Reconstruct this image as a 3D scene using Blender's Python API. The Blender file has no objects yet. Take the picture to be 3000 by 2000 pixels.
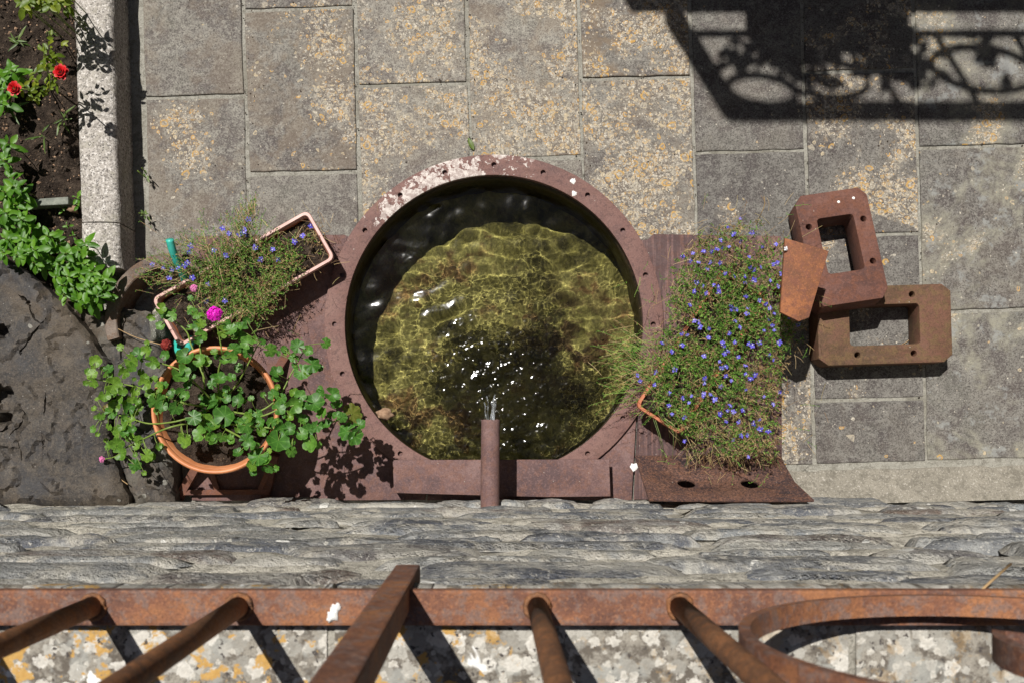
import bpy, bmesh, math, random
from mathutils import Vector, Matrix, noise, geometry
random.seed(7)
R = math.radians
sc = bpy.context.scene
COL = sc.collection

# ------------------------------------------------------------------ camera, sky, sun, exposure
H, F, CX, CY = 3.1, 3000.0, 1440.0, 1280.0     # eye height; the lens is level with the ground and shifted
cam = bpy.data.cameras.new('camera'); camo = bpy.data.objects.new('camera', cam); COL.objects.link(camo)
camo.location = (0, 0, H); camo.rotation_euler = (0, 0, 0)
cam.sensor_width = 36; cam.lens = 36; cam.shift_x = (1500 - CX) / F; cam.shift_y = (CY - 1000) / F
cam.clip_start = .02; cam.clip_end = 200
cam.dof.use_dof = True; cam.dof.focus_distance = 3.02; cam.dof.aperture_fstop = 13
sc.camera = camo

SUN = Vector((.281, -.45, -1)).normalized()
wd = bpy.data.worlds.new('World'); sc.world = wd; wd.use_nodes = True
wn = wd.node_tree
sky = wn.nodes.new('ShaderNodeTexSky'); sky.sky_type = 'NISHITA'; sky.sun_disc = False
sky.sun_elevation = math.asin(-SUN.z); sky.sun_rotation = math.atan2(-SUN.x, -SUN.y)
bg = wn.nodes['Background']; bg.inputs[1].default_value = .05
wn.links.new(sky.outputs[0], bg.inputs[0])
sl = bpy.data.lights.new('sun', 'SUN'); sl.energy = 5.0; sl.angle = R(.53); sl.color = (1, .965, .91)
slo = bpy.data.objects.new('sun', sl); COL.objects.link(slo)
slo.rotation_euler = SUN.to_track_quat('-Z', 'Y').to_euler(); slo.location = (-1.5, 2.5, 6)
sl.cycles.is_caustics_light = True
sc.view_settings.view_transform = 'Standard'; sc.view_settings.look = 'None'
sc.view_settings.exposure = .15; sc.view_settings.gamma = 1
sc.render.engine = 'CYCLES'
sc.cycles.use_denoising = True; sc.cycles.use_adaptive_sampling = True; sc.cycles.adaptive_threshold = .025
sc.cycles.max_bounces = 8; sc.cycles.diffuse_bounces = 2; sc.cycles.transparent_max_bounces = 12

def P(px, py, z=0.0):                            # photo measurement -> place on the level z
    k = (H - z) / F
    return Vector(((px - CX) * k, (CY - py) * k, z))
def S(d, z=0.0): return d * (H - z) / F
def rnd(a, b): return random.uniform(a, b)
def fbm(v, o=4): return noise.fractal(v, 1.0, 2.0, o)

# ------------------------------------------------------------------ object helpers
def link(o, parent=None):
    COL.objects.link(o)
    if parent is not None: o.parent = parent
    return o
def tag(o, label=None, cat=None, group=None, kind=None):
    if label: o['label'] = label
    if cat: o['category'] = cat
    if group: o['group'] = group
    if kind: o['kind'] = kind
    return o
def empty(name, loc=(0, 0, 0), rz=0, **k):
    o = bpy.data.objects.new(name, None); o.empty_display_size = .05
    o.location = loc; o.rotation_euler = (0, 0, rz); link(o)
    return tag(o, **k)
def mesh(name, v, f, mat=None, smooth=False):
    m = bpy.data.meshes.new(name); m.from_pydata([tuple(p) for p in v], [], f); m.validate(); m.update()
    if smooth: m.polygons.foreach_set('use_smooth', [True] * len(m.polygons))
    if mat: m.materials.append(mat)
    return m
def obj(name, me, parent=None, loc=None, **k):
    o = bpy.data.objects.new(name, me); link(o, parent)
    if loc is not None: o.location = loc
    return tag(o, **k)
def fromworld(o, parent):                        # mesh made in world places, parent an unrotated empty
    o.location = -Vector(parent.location); return o
def part(name, v, f, mat, parent, smooth=False, **k):
    o = obj(name, mesh(name, v, f, mat, smooth), parent, **k)
    if parent is not None: fromworld(o, parent)
    return o
def smooth_by_angle(me, ang=35):
    me.polygons.foreach_set('use_smooth', [True] * len(me.polygons))
    bm = bmesh.new(); bm.from_mesh(me)
    for e in bm.edges:
        if len(e.link_faces) == 2 and e.calc_face_angle(0) > R(ang): e.smooth = False
    bm.to_mesh(me); bm.free()
def bmout(name, bm, mat, parent=None, smooth=None, **k):
    bmesh.ops.recalc_face_normals(bm, faces=bm.faces)
    me = bpy.data.meshes.new(name); bm.to_mesh(me); bm.free()
    if mat: me.materials.append(mat)
    if smooth: smooth_by_angle(me, smooth)
    o = obj(name, me, parent, **k)
    if parent is not None: fromworld(o, parent)
    return o
def plate(name, loops, z0, z1, mat, parent=None, bevel=.002, smooth=40, **k):
    """flat piece from outlines in world XY (first outer, others holes), with bevelled edges"""
    cu = bpy.data.curves.new(name, 'CURVE'); cu.dimensions = '2D'; cu.fill_mode = 'BOTH'
    for lp in loops:
        s = cu.splines.new('POLY'); s.points.add(len(lp) - 1)
        for i, p in enumerate(lp): s.points[i].co = (p[0], p[1], 0, 1)
        s.use_cyclic_u = True
    cu.extrude = (z1 - z0) / 2 - bevel; cu.bevel_depth = bevel; cu.bevel_resolution = 1; cu.offset = -bevel
    t = bpy.data.objects.new('tmp', cu); COL.objects.link(t)
    me = bpy.data.meshes.new_from_object(t.evaluated_get(bpy.context.evaluated_depsgraph_get()))
    bpy.data.objects.remove(t); bpy.data.curves.remove(cu)
    me.transform(Matrix.Translation((0, 0, (z0 + z1) / 2)))
    bm = bmesh.new(); bm.from_mesh(me); bmesh.ops.remove_doubles(bm, verts=bm.verts, dist=1e-5)
    bmesh.ops.recalc_face_normals(bm, faces=bm.faces); bm.to_mesh(me); bm.free()
    me.materials.clear(); me.materials.append(mat); me.name = name
    if smooth: smooth_by_angle(me, smooth)
    o = obj(name, me, parent, **k)
    if parent is not None: fromworld(o, parent)
    return o
def circ(c, r, n=24, a0=0): return [(c[0] + r * math.cos(a0 + 2 * math.pi * i / n), c[1] + r * math.sin(a0 + 2 * math.pi * i / n)) for i in range(n)]
def catmull(pts, n=6):
    pts = [Vector(p) for p in pts]; out = []
    q = [2 * pts[0] - pts[1]] + pts + [2 * pts[-1] - pts[-2]]
    for i in range(1, len(q) - 2):
        for j in range(n):
            t = j / n; a, b, c, d = q[i - 1], q[i], q[i + 1], q[i + 2]
            out.append(.5 * ((2 * b) + (c - a) * t + (2 * a - 5 * b + 4 * c - d) * t * t + (3 * b - a - 3 * c + d) * t ** 3))
    out.append(pts[-1]); return out
def tube(pts, r, n=8, cap=True, v=None, f=None):
    """adds a round bar along pts to v, f; r is a number or list"""
    v = [] if v is None else v; f = [] if f is None else f
    up = Vector((.13, .21, .97)); b0 = len(v); m = len(pts)
    for i, p in enumerate(pts):
        p = Vector(p); t = (Vector(pts[min(i + 1, m - 1)]) - Vector(pts[max(i - 1, 0)])).normalized()
        if abs(t.dot(up)) > .98: a = t.cross(Vector((1, 0, .1))).normalized()
        else: a = t.cross(up).normalized()
        b = t.cross(a); rr = r[i] if isinstance(r, (list, tuple)) else r
        for j in range(n):
            th = 2 * math.pi * j / n; v.append(p + a * math.cos(th) * rr + b * math.sin(th) * rr)
    for i in range(m - 1):
        for j in range(n):
            f.append((b0 + i * n + j, b0 + i * n + (j + 1) % n, b0 + (i + 1) * n + (j + 1) % n, b0 + (i + 1) * n + j))
    if cap:
        f.append(tuple(b0 + j for j in range(n - 1, -1, -1))); f.append(tuple(b0 + (m - 1) * n + j for j in range(n)))
    return v, f
def box_bm(bm, c, s, M=None, bev=0):
    r = bmesh.ops.create_cube(bm, size=1)
    for q in r['verts']:
        q.co = Vector((q.co.x * s[0], q.co.y * s[1], q.co.z * s[2]))
        if M: q.co = M @ q.co
        q.co += Vector(c)
    if bev:
        es = list({e for q in r['verts'] for e in q.link_edges})
        bmesh.ops.bevel(bm, geom=es, offset=bev, segments=2, profile=.6, affect='EDGES')
def inside(p, poly):
    x, y = p; c = False; j = len(poly) - 1
    for i in range(len(poly)):
        xi, yi = poly[i]; xj, yj = poly[j]
        if (yi > y) != (yj > y) and x < (xj - xi) * (y - yi) / (yj - yi) + xi: c = not c
        j = i
    return c
def edge_dist(p, poly):
    d = 9; p = Vector(p)
    for i in range(len(poly)):
        a, b = Vector(poly[i - 1]), Vector(poly[i]); ab = b - a
        t = max(0, min(1, (p - a).dot(ab) / max(ab.dot(ab), 1e-9))); d = min(d, (p - a - ab * t).length)
    return d

# ------------------------------------------------------------------ material helpers
class N:
    def __init__(s, name):
        s.m = bpy.data.materials.new(name); s.m.use_nodes = True; s.t = s.m.node_tree
        s.b = s.t.nodes['Principled BSDF']; s.out = s.t.nodes['Material Output']
        g = s.t.nodes.new('ShaderNodeNewGeometry'); s.pos = g.outputs['Position']; s.geo = g
        s.oi = s.t.nodes.new('ShaderNodeObjectInfo')
    def L(s, a, b):
        if isinstance(a, (int, float)): b.default_value = a
        elif isinstance(a, (tuple, list)):
            b.default_value = tuple(a) + (1,) if len(a) == 3 and b.type == 'RGBA' else tuple(a)
        elif a is not None: s.t.links.new(a, b)
    def noise(s, sc_, d=4, r=.55, vec=None, dist=0, w=None, col=False):
        n = s.t.nodes.new('ShaderNodeTexNoise'); n.inputs['Scale'].default_value = sc_; n.inputs['Detail'].default_value = min(d, 4)
        n.inputs['Roughness'].default_value = r; n.inputs['Distortion'].default_value = dist
        s.L(vec or s.pos, n.inputs['Vector']); return n.outputs['Color' if col else 'Fac']
    def vor(s, sc_, vec=None, feat='F1', out='Distance', dim='3D', rand=1):
        n = s.t.nodes.new('ShaderNodeTexVoronoi'); n.voronoi_dimensions = dim; n.feature = feat
        n.inputs['Scale'].default_value = sc_; n.inputs['Randomness'].default_value = rand
        s.L(vec or s.pos, n.inputs['Vector']); return n if out is None else n.outputs[out]
    def m_(s, op, a, b=None, c=None, clamp=False):
        n = s.t.nodes.new('ShaderNodeMath'); n.operation = op; n.use_clamp = clamp
        for i, x in enumerate((a, b, c)):
            if x is not None: s.L(x, n.inputs[i])
        return n.outputs[0]
    def vm(s, op, a, b=None, scale=None):
        n = s.t.nodes.new('ShaderNodeVectorMath'); n.operation = op
        s.L(a, n.inputs[0])
        if b is not None: s.L(b, n.inputs[1])
        if scale is not None: s.L(scale, n.inputs['Scale'])
        return n.outputs['Value' if op in ('LENGTH', 'DISTANCE', 'DOT_PRODUCT') else 'Vector']
    def map(s, x, a, b, c=0., d=1., smooth=True):
        n = s.t.nodes.new('ShaderNodeMapRange'); n.interpolation_type = 'SMOOTHSTEP' if smooth else 'LINEAR'
        for i, q in enumerate((x, a, b, c, d)): s.L(q, n.inputs[i])
        return n.outputs[0]
    def mix(s, f, a, b, mode='MIX'):
        n = s.t.nodes.new('ShaderNodeMix'); n.data_type = 'RGBA'; n.blend_type = mode
        s.L(f, n.inputs[0]); s.L(a, n.inputs[6]); s.L(b, n.inputs[7]); return n.outputs[2]
    def ramp(s, x, stops):
        n = s.t.nodes.new('ShaderNodeValToRGB'); e = n.color_ramp.elements
        while len(e) < len(stops): e.new(.5)
        for i, (p, c) in enumerate(stops): e[i].position = p; e[i].color = tuple(c) + (1,)
        s.L(x, n.inputs[0]); return n.outputs[0]
    def attr(s, name, typ='OBJECT', out='Fac'):
        n = s.t.nodes.new('ShaderNodeAttribute'); n.attribute_type = typ; n.attribute_name = name; return n.outputs[out]
    def sep(s, v):
        n = s.t.nodes.new('ShaderNodeSeparateXYZ'); s.L(v, n.inputs[0]); return n.outputs
    def comb(s, x, y, z):
        n = s.t.nodes.new('ShaderNodeCombineXYZ')
        for i, q in enumerate((x, y, z)): s.L(q, n.inputs[i])
        return n.outputs[0]
    def bump(s, h, st=.5, dist=.01, nrm=None):
        n = s.t.nodes.new('ShaderNodeBump'); n.inputs['Strength'].default_value = st; n.inputs['Distance'].default_value = dist
        s.L(h, n.inputs['Height'])
        if nrm is not None: s.L(nrm, n.inputs['Normal'])
        return n.outputs[0]
    def warp(s, amt, sc_, vec=None):
        c = s.noise(sc_, 3, .6, vec, col=True)
        return s.vm('ADD', vec or s.pos, s.vm('SCALE', s.vm('SUBTRACT', c, (.5, .5, .5)), scale=amt))
    def lichen(s, scale, rmin, rmax, vec, keep):
        """round lichen thalli: (mask, ring, random) - keep is the share of cells that carry one"""
        v = s.vor(scale, vec, out=None, dim='2D')
        r = s.sep(v.outputs['Color'])
        rad = s.map(r[0], 0, 1, rmin, rmax, False)
        on = s.m_('LESS_THAN', r[1], keep)
        d = s.m_('DIVIDE', v.outputs['Distance'], rad)
        mask = s.m_('MULTIPLY', s.map(d, .8, 1.0, 1, 0), on)
        ring = s.m_('MULTIPLY', s.map(d, .35, .75, 0, 1), on)
        return mask, ring, r[2]
    def done(s, col=None, rough=.8, nrm=None, metal=0, spec=.5):
        if col is not None: s.L(col, s.b.inputs['Base Color'])
        s.L(rough, s.b.inputs['Roughness']); s.L(metal, s.b.inputs['Metallic']); s.L(spec, s.b.inputs['Specular IOR Level'])
        if nrm is not None: s.L(nrm, s.b.inputs['Normal'])
        return s.m

def xy2(n, vec=None):
    x = n.sep(vec or n.pos); return n.comb(x[0], x[1], 0)

def mat_slab():
    n = N('riven_slate'); lich = n.attr('lichen'); tone = n.attr('tone'); pale = n.attr('pale'); seed = n.attr('seed'); warm = n.attr('warm')
    p = n.vm('ADD', n.pos, n.vm('SCALE', (3.7, 5.1, 0), scale=seed))
    p2 = xy2(n, p)
    big = n.noise(3.2, 5, .62, p, .4); mid = n.noise(13, 7, .72, p, .4); fine = n.noise(170, 5, .75, p)
    base = n.ramp(big, [(.36, (.088, .074, .072)), (.46, (.140, .124, .112)), (.55, (.200, .186, .162)), (.66, (.135, .132, .110))])
    base = n.mix(n.map(mid, .45, .60, 0, .8), base, (.275, .26, .228))
    base = n.mix(n.map(n.noise(8, 6, .7, n.vm('ADD', p, (2, 9, 1)), .5), .49, .58, 0, .8), base, (.092, .074, .072))
    base = n.mix(n.map(n.noise(24, 5, .75, n.vm('ADD', p, (6, 1, 4))), .52, .60, 0, .8), base, (.315, .30, .262))
    base = n.mix(n.map(n.noise(60, 5, .8, n.vm('ADD', p, (4, 4, 8))), .50, .58, 0, .55), base, (.085, .074, .066))
    base = n.mix(n.map(n.noise(95, 5, .8, n.vm('ADD', p, (8, 4, 8))), .53, .60, 0, .55), base, (.36, .34, .295))
    base = n.mix(n.map(fine, .46, .60, 0, .6), base, (.30, .285, .255))
    base = n.mix(n.map(n.noise(210, 3, .65, n.vm('ADD', p, (1, 1, 1))), .52, .60, 0, .75), base, (.072, .064, .058))
    base = n.mix(n.m_('MULTIPLY', warm, n.map(n.noise(6, 5, .75, n.vm('ADD', p, (3, 7, 3)), .3), .44, .58)), base, (.205, .155, .108))
    bl = n.m_('MULTIPLY', n.map(n.noise(4.2, 6, .74, p, .3), .47, .62), pale)
    base = n.mix(n.m_('MULTIPLY', bl, n.map(n.noise(120, 3, .7, p), .3, .6, .35, .95)), base, (.37, .355, .275))
    bl = n.m_('MULTIPLY', n.map(n.noise(11, 6, .74, n.vm('ADD', p, (5, 5, 2))), .54, .64), pale)
    base = n.mix(n.m_('MULTIPLY', bl, .7), base, (.36, .37, .35))
    base = n.mix(1, base, n.ramp(tone, [(0, (.50, .50, .53)), (1, (1.22, 1.20, 1.16))]), 'MULTIPLY')
    wp = n.warp(.012, 50, n.warp(.05, 9, p2))
    # where lichen grows: patches whose size follows the slab's own share, and a few colonies
    patch = n.map(n.noise(4.2, 6, .62, p, .4), .3, .7, 0, 1, False)
    thr = n.m_('SUBTRACT', .95, n.m_('MULTIPLY', lich, .72))
    dens = n.map(patch, thr, n.m_('ADD', thr, .30))
    for (bx_, by_, br) in ((520, 350, 85), (560, 450, 95), (960, 130, 120), (985, 300, 110), (940, 60, 90), (1130, 390, 120), (1560, 360, 130), (1440, 230, 100), (1210, 90, 130), (1850, 620, 180), (2520, 560, 120), (1280, 140, 110), (1110, 300, 90), (1480, 420, 110), (1640, 180, 60), (2440, 330, 110)):
        c = P(bx_, by_, 0); d = n.vm('DISTANCE', n.pos, tuple(c))
        dens = n.m_('MAXIMUM', dens, n.m_('MULTIPLY', n.map(n.m_('ADD', d, n.m_('MULTIPLY', n.m_('SUBTRACT', mid, .5), .13)), S(br * .25), S(br), 1, 0), .9))
    crust = n.m_('MULTIPLY', dens, n.map(n.noise(60, 6, .8, wp), .47, .56))
    base = n.mix(n.m_('MULTIPLY', dens, .35), base, (.15, .125, .10))
    base = n.mix(n.m_('MULTIPLY', crust, .72), base, n.ramp(n.noise(48, 4, .7, n.vm('ADD', p, (2, 2, 2))), [(.42, (.22, .19, .145)), (.48, (.40, .355, .28)), (.54, (.52, .48, .41)), (.60, (.38, .24, .09))]))
    for scl, r0, r1, kp, cols, of in ((34, .14, .50, .42, ((.36, .32, .25), (.50, .29, .07)), 0), (62, .14, .50, .45, ((.50, .41, .27), (.50, .27, .06)), 2),
                                  (110, .14, .48, .42, ((.56, .51, .42), (.50, .32, .12)), 5), (190, .15, .45, .40, ((.60, .55, .46), (.30, .24, .18)), 8)):
        k = n.m_('MULTIPLY', dens, kp)
        mk, rg, rn = n.lichen(scl, r0, r1, n.vm('ADD', wp, (of, of, 0)), n.m_('ADD', k, n.m_('MULTIPLY', lich, .015)))
        inner = n.mix(n.map(n.noise(150, 3, .6, p), .4, .6), (.20, .175, .15), cols[0])
        c = n.mix(rg, inner, n.mix(n.map(rn, .35, .62), cols[0], cols[1]))
        base = n.mix(n.m_('MULTIPLY', mk, n.map(n.noise(140, 3, .7, p), .3, .55, .35, .95)), base, c)
    mk, rg, rn = n.lichen(24, .03, .13, wp, n.m_('ADD', .06, n.m_('MULTIPLY', lich, .08)))
    base = n.mix(n.m_('MULTIPLY', mk, .6), base, n.mix(rn, (.42, .40, .34), (.43, .32, .15)))
    mk, rg, rn = n.lichen(90, .02, .08, p2, .07)
    base = n.mix(n.m_('MULTIPLY', mk, .8), base, (.58, .56, .52))
    base = n.mix(n.m_('MULTIPLY', dens, n.map(n.noise(130, 4, .75, n.vm('ADD', p, (7, 3, 3))), .56, .64, 0, .85)), base, (.085, .068, .055))
    # riven face: broad flakes with thin steps
    fl_ = n.noise(5.0, 5, .55, n.vm('MULTIPLY', n.warp(.12, 4, p), (1, 1.5, 1)))
    steps = n.m_('SNAP', fl_, .11)
    h = n.m_('ADD', n.m_('MULTIPLY', steps, 1.5), n.m_('ADD', n.m_('MULTIPLY', fine, .16), n.m_('MULTIPLY', mid, .55)))
    return n.done(base, n.map(fine, .3, .7, .62, .92), n.bump(h, .8, .008), spec=.3)

def mat_mortar(name, a, b, speck=.5, sc_=1):
    n = N(name)
    c = n.mix(n.noise(9 * sc_, 5, .65), a, b)
    c = n.mix(n.map(n.noise(260 * sc_, 3, .7), .52, .66, 0, speck), c, (.09, .08, .07))
    c = n.mix(n.map(n.noise(200 * sc_, 3, .7, n.vm('ADD', n.pos, (3, 1, 2))), .55, .68, 0, speck), c, (.62, .58, .52))
    c = n.mix(n.map(n.noise(4, 4, .6, n.vm('ADD', n.pos, (9, 1, 2))), .5, .7, 0, .6), c, (.17, .155, .12))
    c = n.mix(n.map(n.noise(48 * sc_, 4, .8, n.vm('ADD', n.pos, (2, 5, 5))), .49, .60, 0, .55), c, (.13, .118, .095))
    h = n.m_('ADD', n.noise(70, 5, .7), n.m_('MULTIPLY', n.noise(300, 2), .6))
    return n.done(c, .92, n.bump(h, .8, .006), spec=.2)

def mat_granite():
    n = N('granite_kerb')
    c = n.mix(n.noise(6, 5, .6), (.36, .33, .295), (.50, .46, .42))
    c = n.mix(n.map(n.noise(75, 5, .82), .49, .58, 0, .85), c, (.20, .18, .16))
    c = n.mix(n.map(n.noise(110, 4, .8, n.vm('ADD', n.pos, (3, 3, 3))), .53, .61, 0, .9), c, (.74, .70, .66))
    c = n.mix(n.map(n.noise(16, 6, .8), .50, .66, 0, .7), c, (.34, .315, .26))
    c = n.mix(n.map(n.noise(170, 3, .7, n.vm('ADD', n.pos, (6, 3, 3))), .56, .62, 0, .9), c, (.09, .085, .08))
    x = n.sep(n.pos)
    h = n.m_('ADD', n.noise(140, 4, .7), n.m_('MULTIPLY', n.noise(20, 4), 1.0))
    return n.done(c, .85, n.bump(h, .8, .004), spec=.3)

def mat_rust(name, cols, orange=.3, streak=None, rough=.8, pits=.3, sc_=1.0, speck=.25):
    n = N(name)
    p = n.vm('ADD', n.pos, n.vm('SCALE', (5.3, 2.1, 7.7), scale=n.oi.outputs['Random']))
    big = n.noise(7 * sc_, 5, .62, p, .4); fine = n.noise(260 * sc_, 4, .7, p); mid = n.noise(40 * sc_, 5, .7, p)
    c = n.ramp(big, [(.38, cols[0]), (.5, cols[1]), (.62, cols[2])])
    c = n.mix(n.map(mid, .46, .60, 0, min(1, orange * 1.8)), c, cols[3])
    c = n.mix(n.map(n.noise(75 * sc_, 5, .8, n.vm('ADD', p, (3, 8, 1))), .50, .60, 0, .28), c, tuple(q * .7 for q in cols[0]))
    c = n.mix(n.map(fine, .49, .60, 0, pits), c, tuple(q * .42 for q in cols[0]))
    c = n.mix(n.map(n.noise(170 * sc_, 3, .65, n.vm('ADD', p, (4, 4, 4))), .53, .62, 0, pits * .9), c, tuple(min(1, q * 1.45) for q in cols[2]))
    if streak:
        v = n.vm('MULTIPLY', p, streak)
        st = n.noise(1, 5, .7, v); c = n.mix(n.map(st, .42, .62, .75, 0), c, tuple(q * .6 for q in cols[0])); c = n.mix(n.map(st, .55, .75, 0, .6), c, cols[3])
    if speck:
        mk, rg, rn = n.lichen(38, .02, .06, xy2(n), .10); c = n.mix(n.m_('MULTIPLY', mk, speck * 2.5, clamp=True), c, (.42, .38, .33))
    h = n.m_('ADD', n.m_('MULTIPLY', fine, .5), n.m_('ADD', mid, n.m_('MULTIPLY', big, 1.2)))
    return n.done(c, n.map(mid, .3, .7, rough - .12, rough + .1), n.bump(h, .55, .003), spec=.35)

def mat_flange():
    n = N('rusty_flange_with_old_paint')
    big = n.noise(9, 5, .62, dist=.4); fine = n.noise(260, 4, .7); mid = n.noise(42, 5, .7)
    c = n.ramp(big, [(.3, (.115, .066, .062)), (.5, (.165, .086, .074)), (.72, (.205, .118, .100))])
    c = n.mix(n.map(n.noise(85, 5, .8), .50, .60, 0, .6), c, (.075, .042, .040)); c = n.mix(n.map(fine, .5, .62, 0, .5), c, (.26, .15, .125))
    c = n.mix(n.map(mid, .5, .75, 0, .35), c, (.20, .105, .075))
    a, b = P(1340, 500, .03), P(1075, 720, .03)
    near = n.map(n.vm('DISTANCE', n.pos, tuple(a)), .05, .28, 1, 0)
    near = n.m_('MAXIMUM', near, n.m_('MULTIPLY', n.map(n.vm('DISTANCE', n.pos, tuple(P(1180, 570, .03))), .03, .17, 1, 0), .9))
    left = n.map(n.m_('ADD', n.sep(n.pos)[0], n.m_('MULTIPLY', n.m_('SUBTRACT', n.noise(30, 4, .6), .5), .12)), S(1530 - CX), S(1440 - CX), 0, 1)
    wear = n.m_('ADD', n.m_('MULTIPLY', n.m_('SUBTRACT', n.noise(17, 6, .75, dist=.3), .5), 1.7), n.m_('MULTIPLY', n.m_('SUBTRACT', n.noise(60, 4, .7), .5), .9))
    pm = n.m_('ADD', n.m_('MULTIPLY', near, n.m_('MULTIPLY', left, .31)), n.m_('MULTIPLY', wear, 1.6))
    paint = n.m_('MULTIPLY', n.map(pm, .27, .31), n.map(near, .02, .2))
    c = n.mix(paint, c, n.mix(n.map(n.noise(70, 5, .8), .42, .58), (.36, .29, .265), (.60, .54, .50)))
    mk, rg, rn = n.lichen(34, .02, .07, xy2(n), .12); c = n.mix(n.m_('MULTIPLY', mk, .6), c, (.5, .46, .4))
    h = n.m_('ADD', n.m_('MULTIPLY', fine, .5), mid)
    return n.done(c, .72, n.bump(h, .6, .002), spec=.35)

def mat_rock():
    n = N('dark_ledge_rock')
    p = n.warp(.06, 7)
    big = n.noise(4.0, 6, .68, p, .3); mid = n.noise(24, 7, .75, p, .3); fine = n.noise(200, 5, .78)
    c = n.ramp(big, [(.36, (.022, .021, .024)), (.46, (.040, .036, .034)), (.55, (.070, .057, .044)), (.64, (.038, .032, .028))])
    c = n.mix(n.map(mid, .47, .60, 0, .6), c, (.092, .076, .062)); c = n.mix(n.map(n.noise(70, 5, .8), .50, .58, 0, .7), c, (.026, .024, .024)); c = n.mix(n.map(n.noise(90, 5, .8, n.vm('ADD', n.pos, (4, 4, 1))), .54, .62, 0, .45), c, (.15, .125, .10))
    c = n.mix(n.map(n.noise(3.0, 5, .65, n.vm('ADD', n.pos, (5, 5, 0))), .46, .62, 0, .6), c, (.105, .078, .052))
    c = n.mix(n.map(n.noise(5.0, 5, .65, n.vm('ADD', n.pos, (1, 7, 3))), .54, .66, 0, .75), c, (.034, .035, .040))
    st = n.noise(3, 6, .75, n.vm('MULTIPLY', n.warp(.2, 3), (14, 5, 5))); c = n.mix(n.map(st, .52, .68, 0, .45), c, (.13, .105, .08))
    c = n.mix(n.map(fine, .52, .64, 0, .4), c, (.14, .115, .09))
    c = n.mix(n.map(n.noise(240, 4, .7, n.vm('ADD', n.pos, (2, 2, 2))), .52, .64, 0, .75), c, (.020, .018, .017))
    bx = n.attr('pale'); w2 = n.warp(.012, 45, xy2(n))
    mk, rg, rn = n.lichen(22, .05, .20, w2, n.m_('MULTIPLY', bx, .34)); c = n.mix(n.m_('MULTIPLY', mk, .7), c, (.30, .29, .255))
    mk, rg, rn = n.lichen(60, .03, .13, w2, n.m_('ADD', .12, n.m_('MULTIPLY', bx, .2))); c = n.mix(n.m_('MULTIPLY', mk, .6), c, (.27, .255, .23))
    c = n.mix(n.m_('MULTIPLY', bx, n.map(n.noise(11, 5, .7), .46, .66, 0, .6)), c, (.15, .14, .118))
    h = n.m_('ADD', n.m_('MULTIPLY', mid, .8), n.m_('ADD', n.m_('MULTIPLY', fine, .3), n.m_('MULTIPLY', n.noise(60, 6, .75, p), .7)))
    return n.done(c, n.map(mid, .3, .7, .55, .8), n.bump(h, .55, .008), spec=.35)

def mat_soil(name='garden_soil'):
    n = N(name)
    c = n.ramp(n.noise(28, 6, .75), [(.3, (.018, .013, .010)), (.48, (.050, .036, .027)), (.62, (.095, .070, .052)), (.72, (.14, .10, .075))])
    mk = n.map(n.vor(120, n.warp(.01, 80)), .1, .34, 1, 0); r = n.vor(120, n.warp(.01, 80), out='Color')
    c = n.mix(n.m_('MULTIPLY', mk, n.map(n.sep(r)[0], .72, .8, 0, .8)), c, (.19, .13, .085))
    h = n.m_('ADD', n.noise(60, 6, .75), n.m_('MULTIPLY', n.noise(200, 4, .7), .6))
    return n.done(c, .95, n.bump(h, 1, .02), spec=.15)

def mat_plain(name, c0, c1, rough=.6, sc_=30, bump=.2, spec=.4, dist=.002, rndamt=0):
    n = N(name); k = n.noise(sc_, 5, .65)
    c = n.mix(n.map(k, .3, .7), c0, c1)
    if rndamt: c = n.mix(n.m_('MULTIPLY', n.oi.outputs['Random'], rndamt), c, tuple(q * .45 for q in c0))
    return n.done(c, rough, n.bump(n.m_('ADD', k, n.m_('MULTIPLY', n.noise(sc_ * 8, 3, .7), .5)), bump, dist), spec=spec)

def mat_leaf(name, a, b, c, trans=.35, vein=0, rough=.45, size=.022):
    n = N(name); rn = n.oi.outputs['Random']
    col = n.ramp(rn, [(0, a), (.5, b), (1, c)])
    tc = n.t.nodes.new('ShaderNodeTexCoord').outputs['Object']
    col = n.mix(n.map(n.noise(90, 4, .7, tc), .35, .7, 0, .45), col, tuple(q * .55 for q in a))
    if vein == 1:       # palmate veins of a round leaf
        x = n.sep(tc); ang = n.m_('ARCTAN2', x[0], x[1])
        w = n.m_('ABSOLUTE', n.m_('SINE', n.m_('MULTIPLY', ang, 3.5)))
        vm = n.map(w, 0, .22, .5, 0); col = n.mix(vm, col, tuple(min(1, q * 1.7 + .03) for q in c))
        d = n.vm('LENGTH', tc); zone = n.m_('MULTIPLY', n.map(d, size * .5, size * .62), n.map(d, size * .62, size * .8, 1, 0))
        col = n.mix(n.m_('MULTIPLY', zone, .28), col, tuple(q * .4 for q in a))
    if vein == 2:
        x = n.sep(tc); vm = n.map(n.m_('ABSOLUTE', x[0]), 0, .0012, .6, 0); col = n.mix(vm, col, tuple(min(1, q * 1.6 + .03) for q in c))
    t = n.t.nodes.new('ShaderNodeBsdfTranslucent'); n.L(n.mix(1, col, (1.25, 1.35, .6), 'MULTIPLY'), t.inputs['Color'])
    ms = n.t.nodes.new('ShaderNodeMixShader'); ms.inputs[0].default_value = trans
    n.done(col, rough, spec=.45)
    n.t.links.new(n.b.outputs[0], ms.inputs[1]); n.t.links.new(t.outputs[0], ms.inputs[2]); n.t.links.new(ms.outputs[0], n.out.inputs[0])
    return n.m
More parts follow.
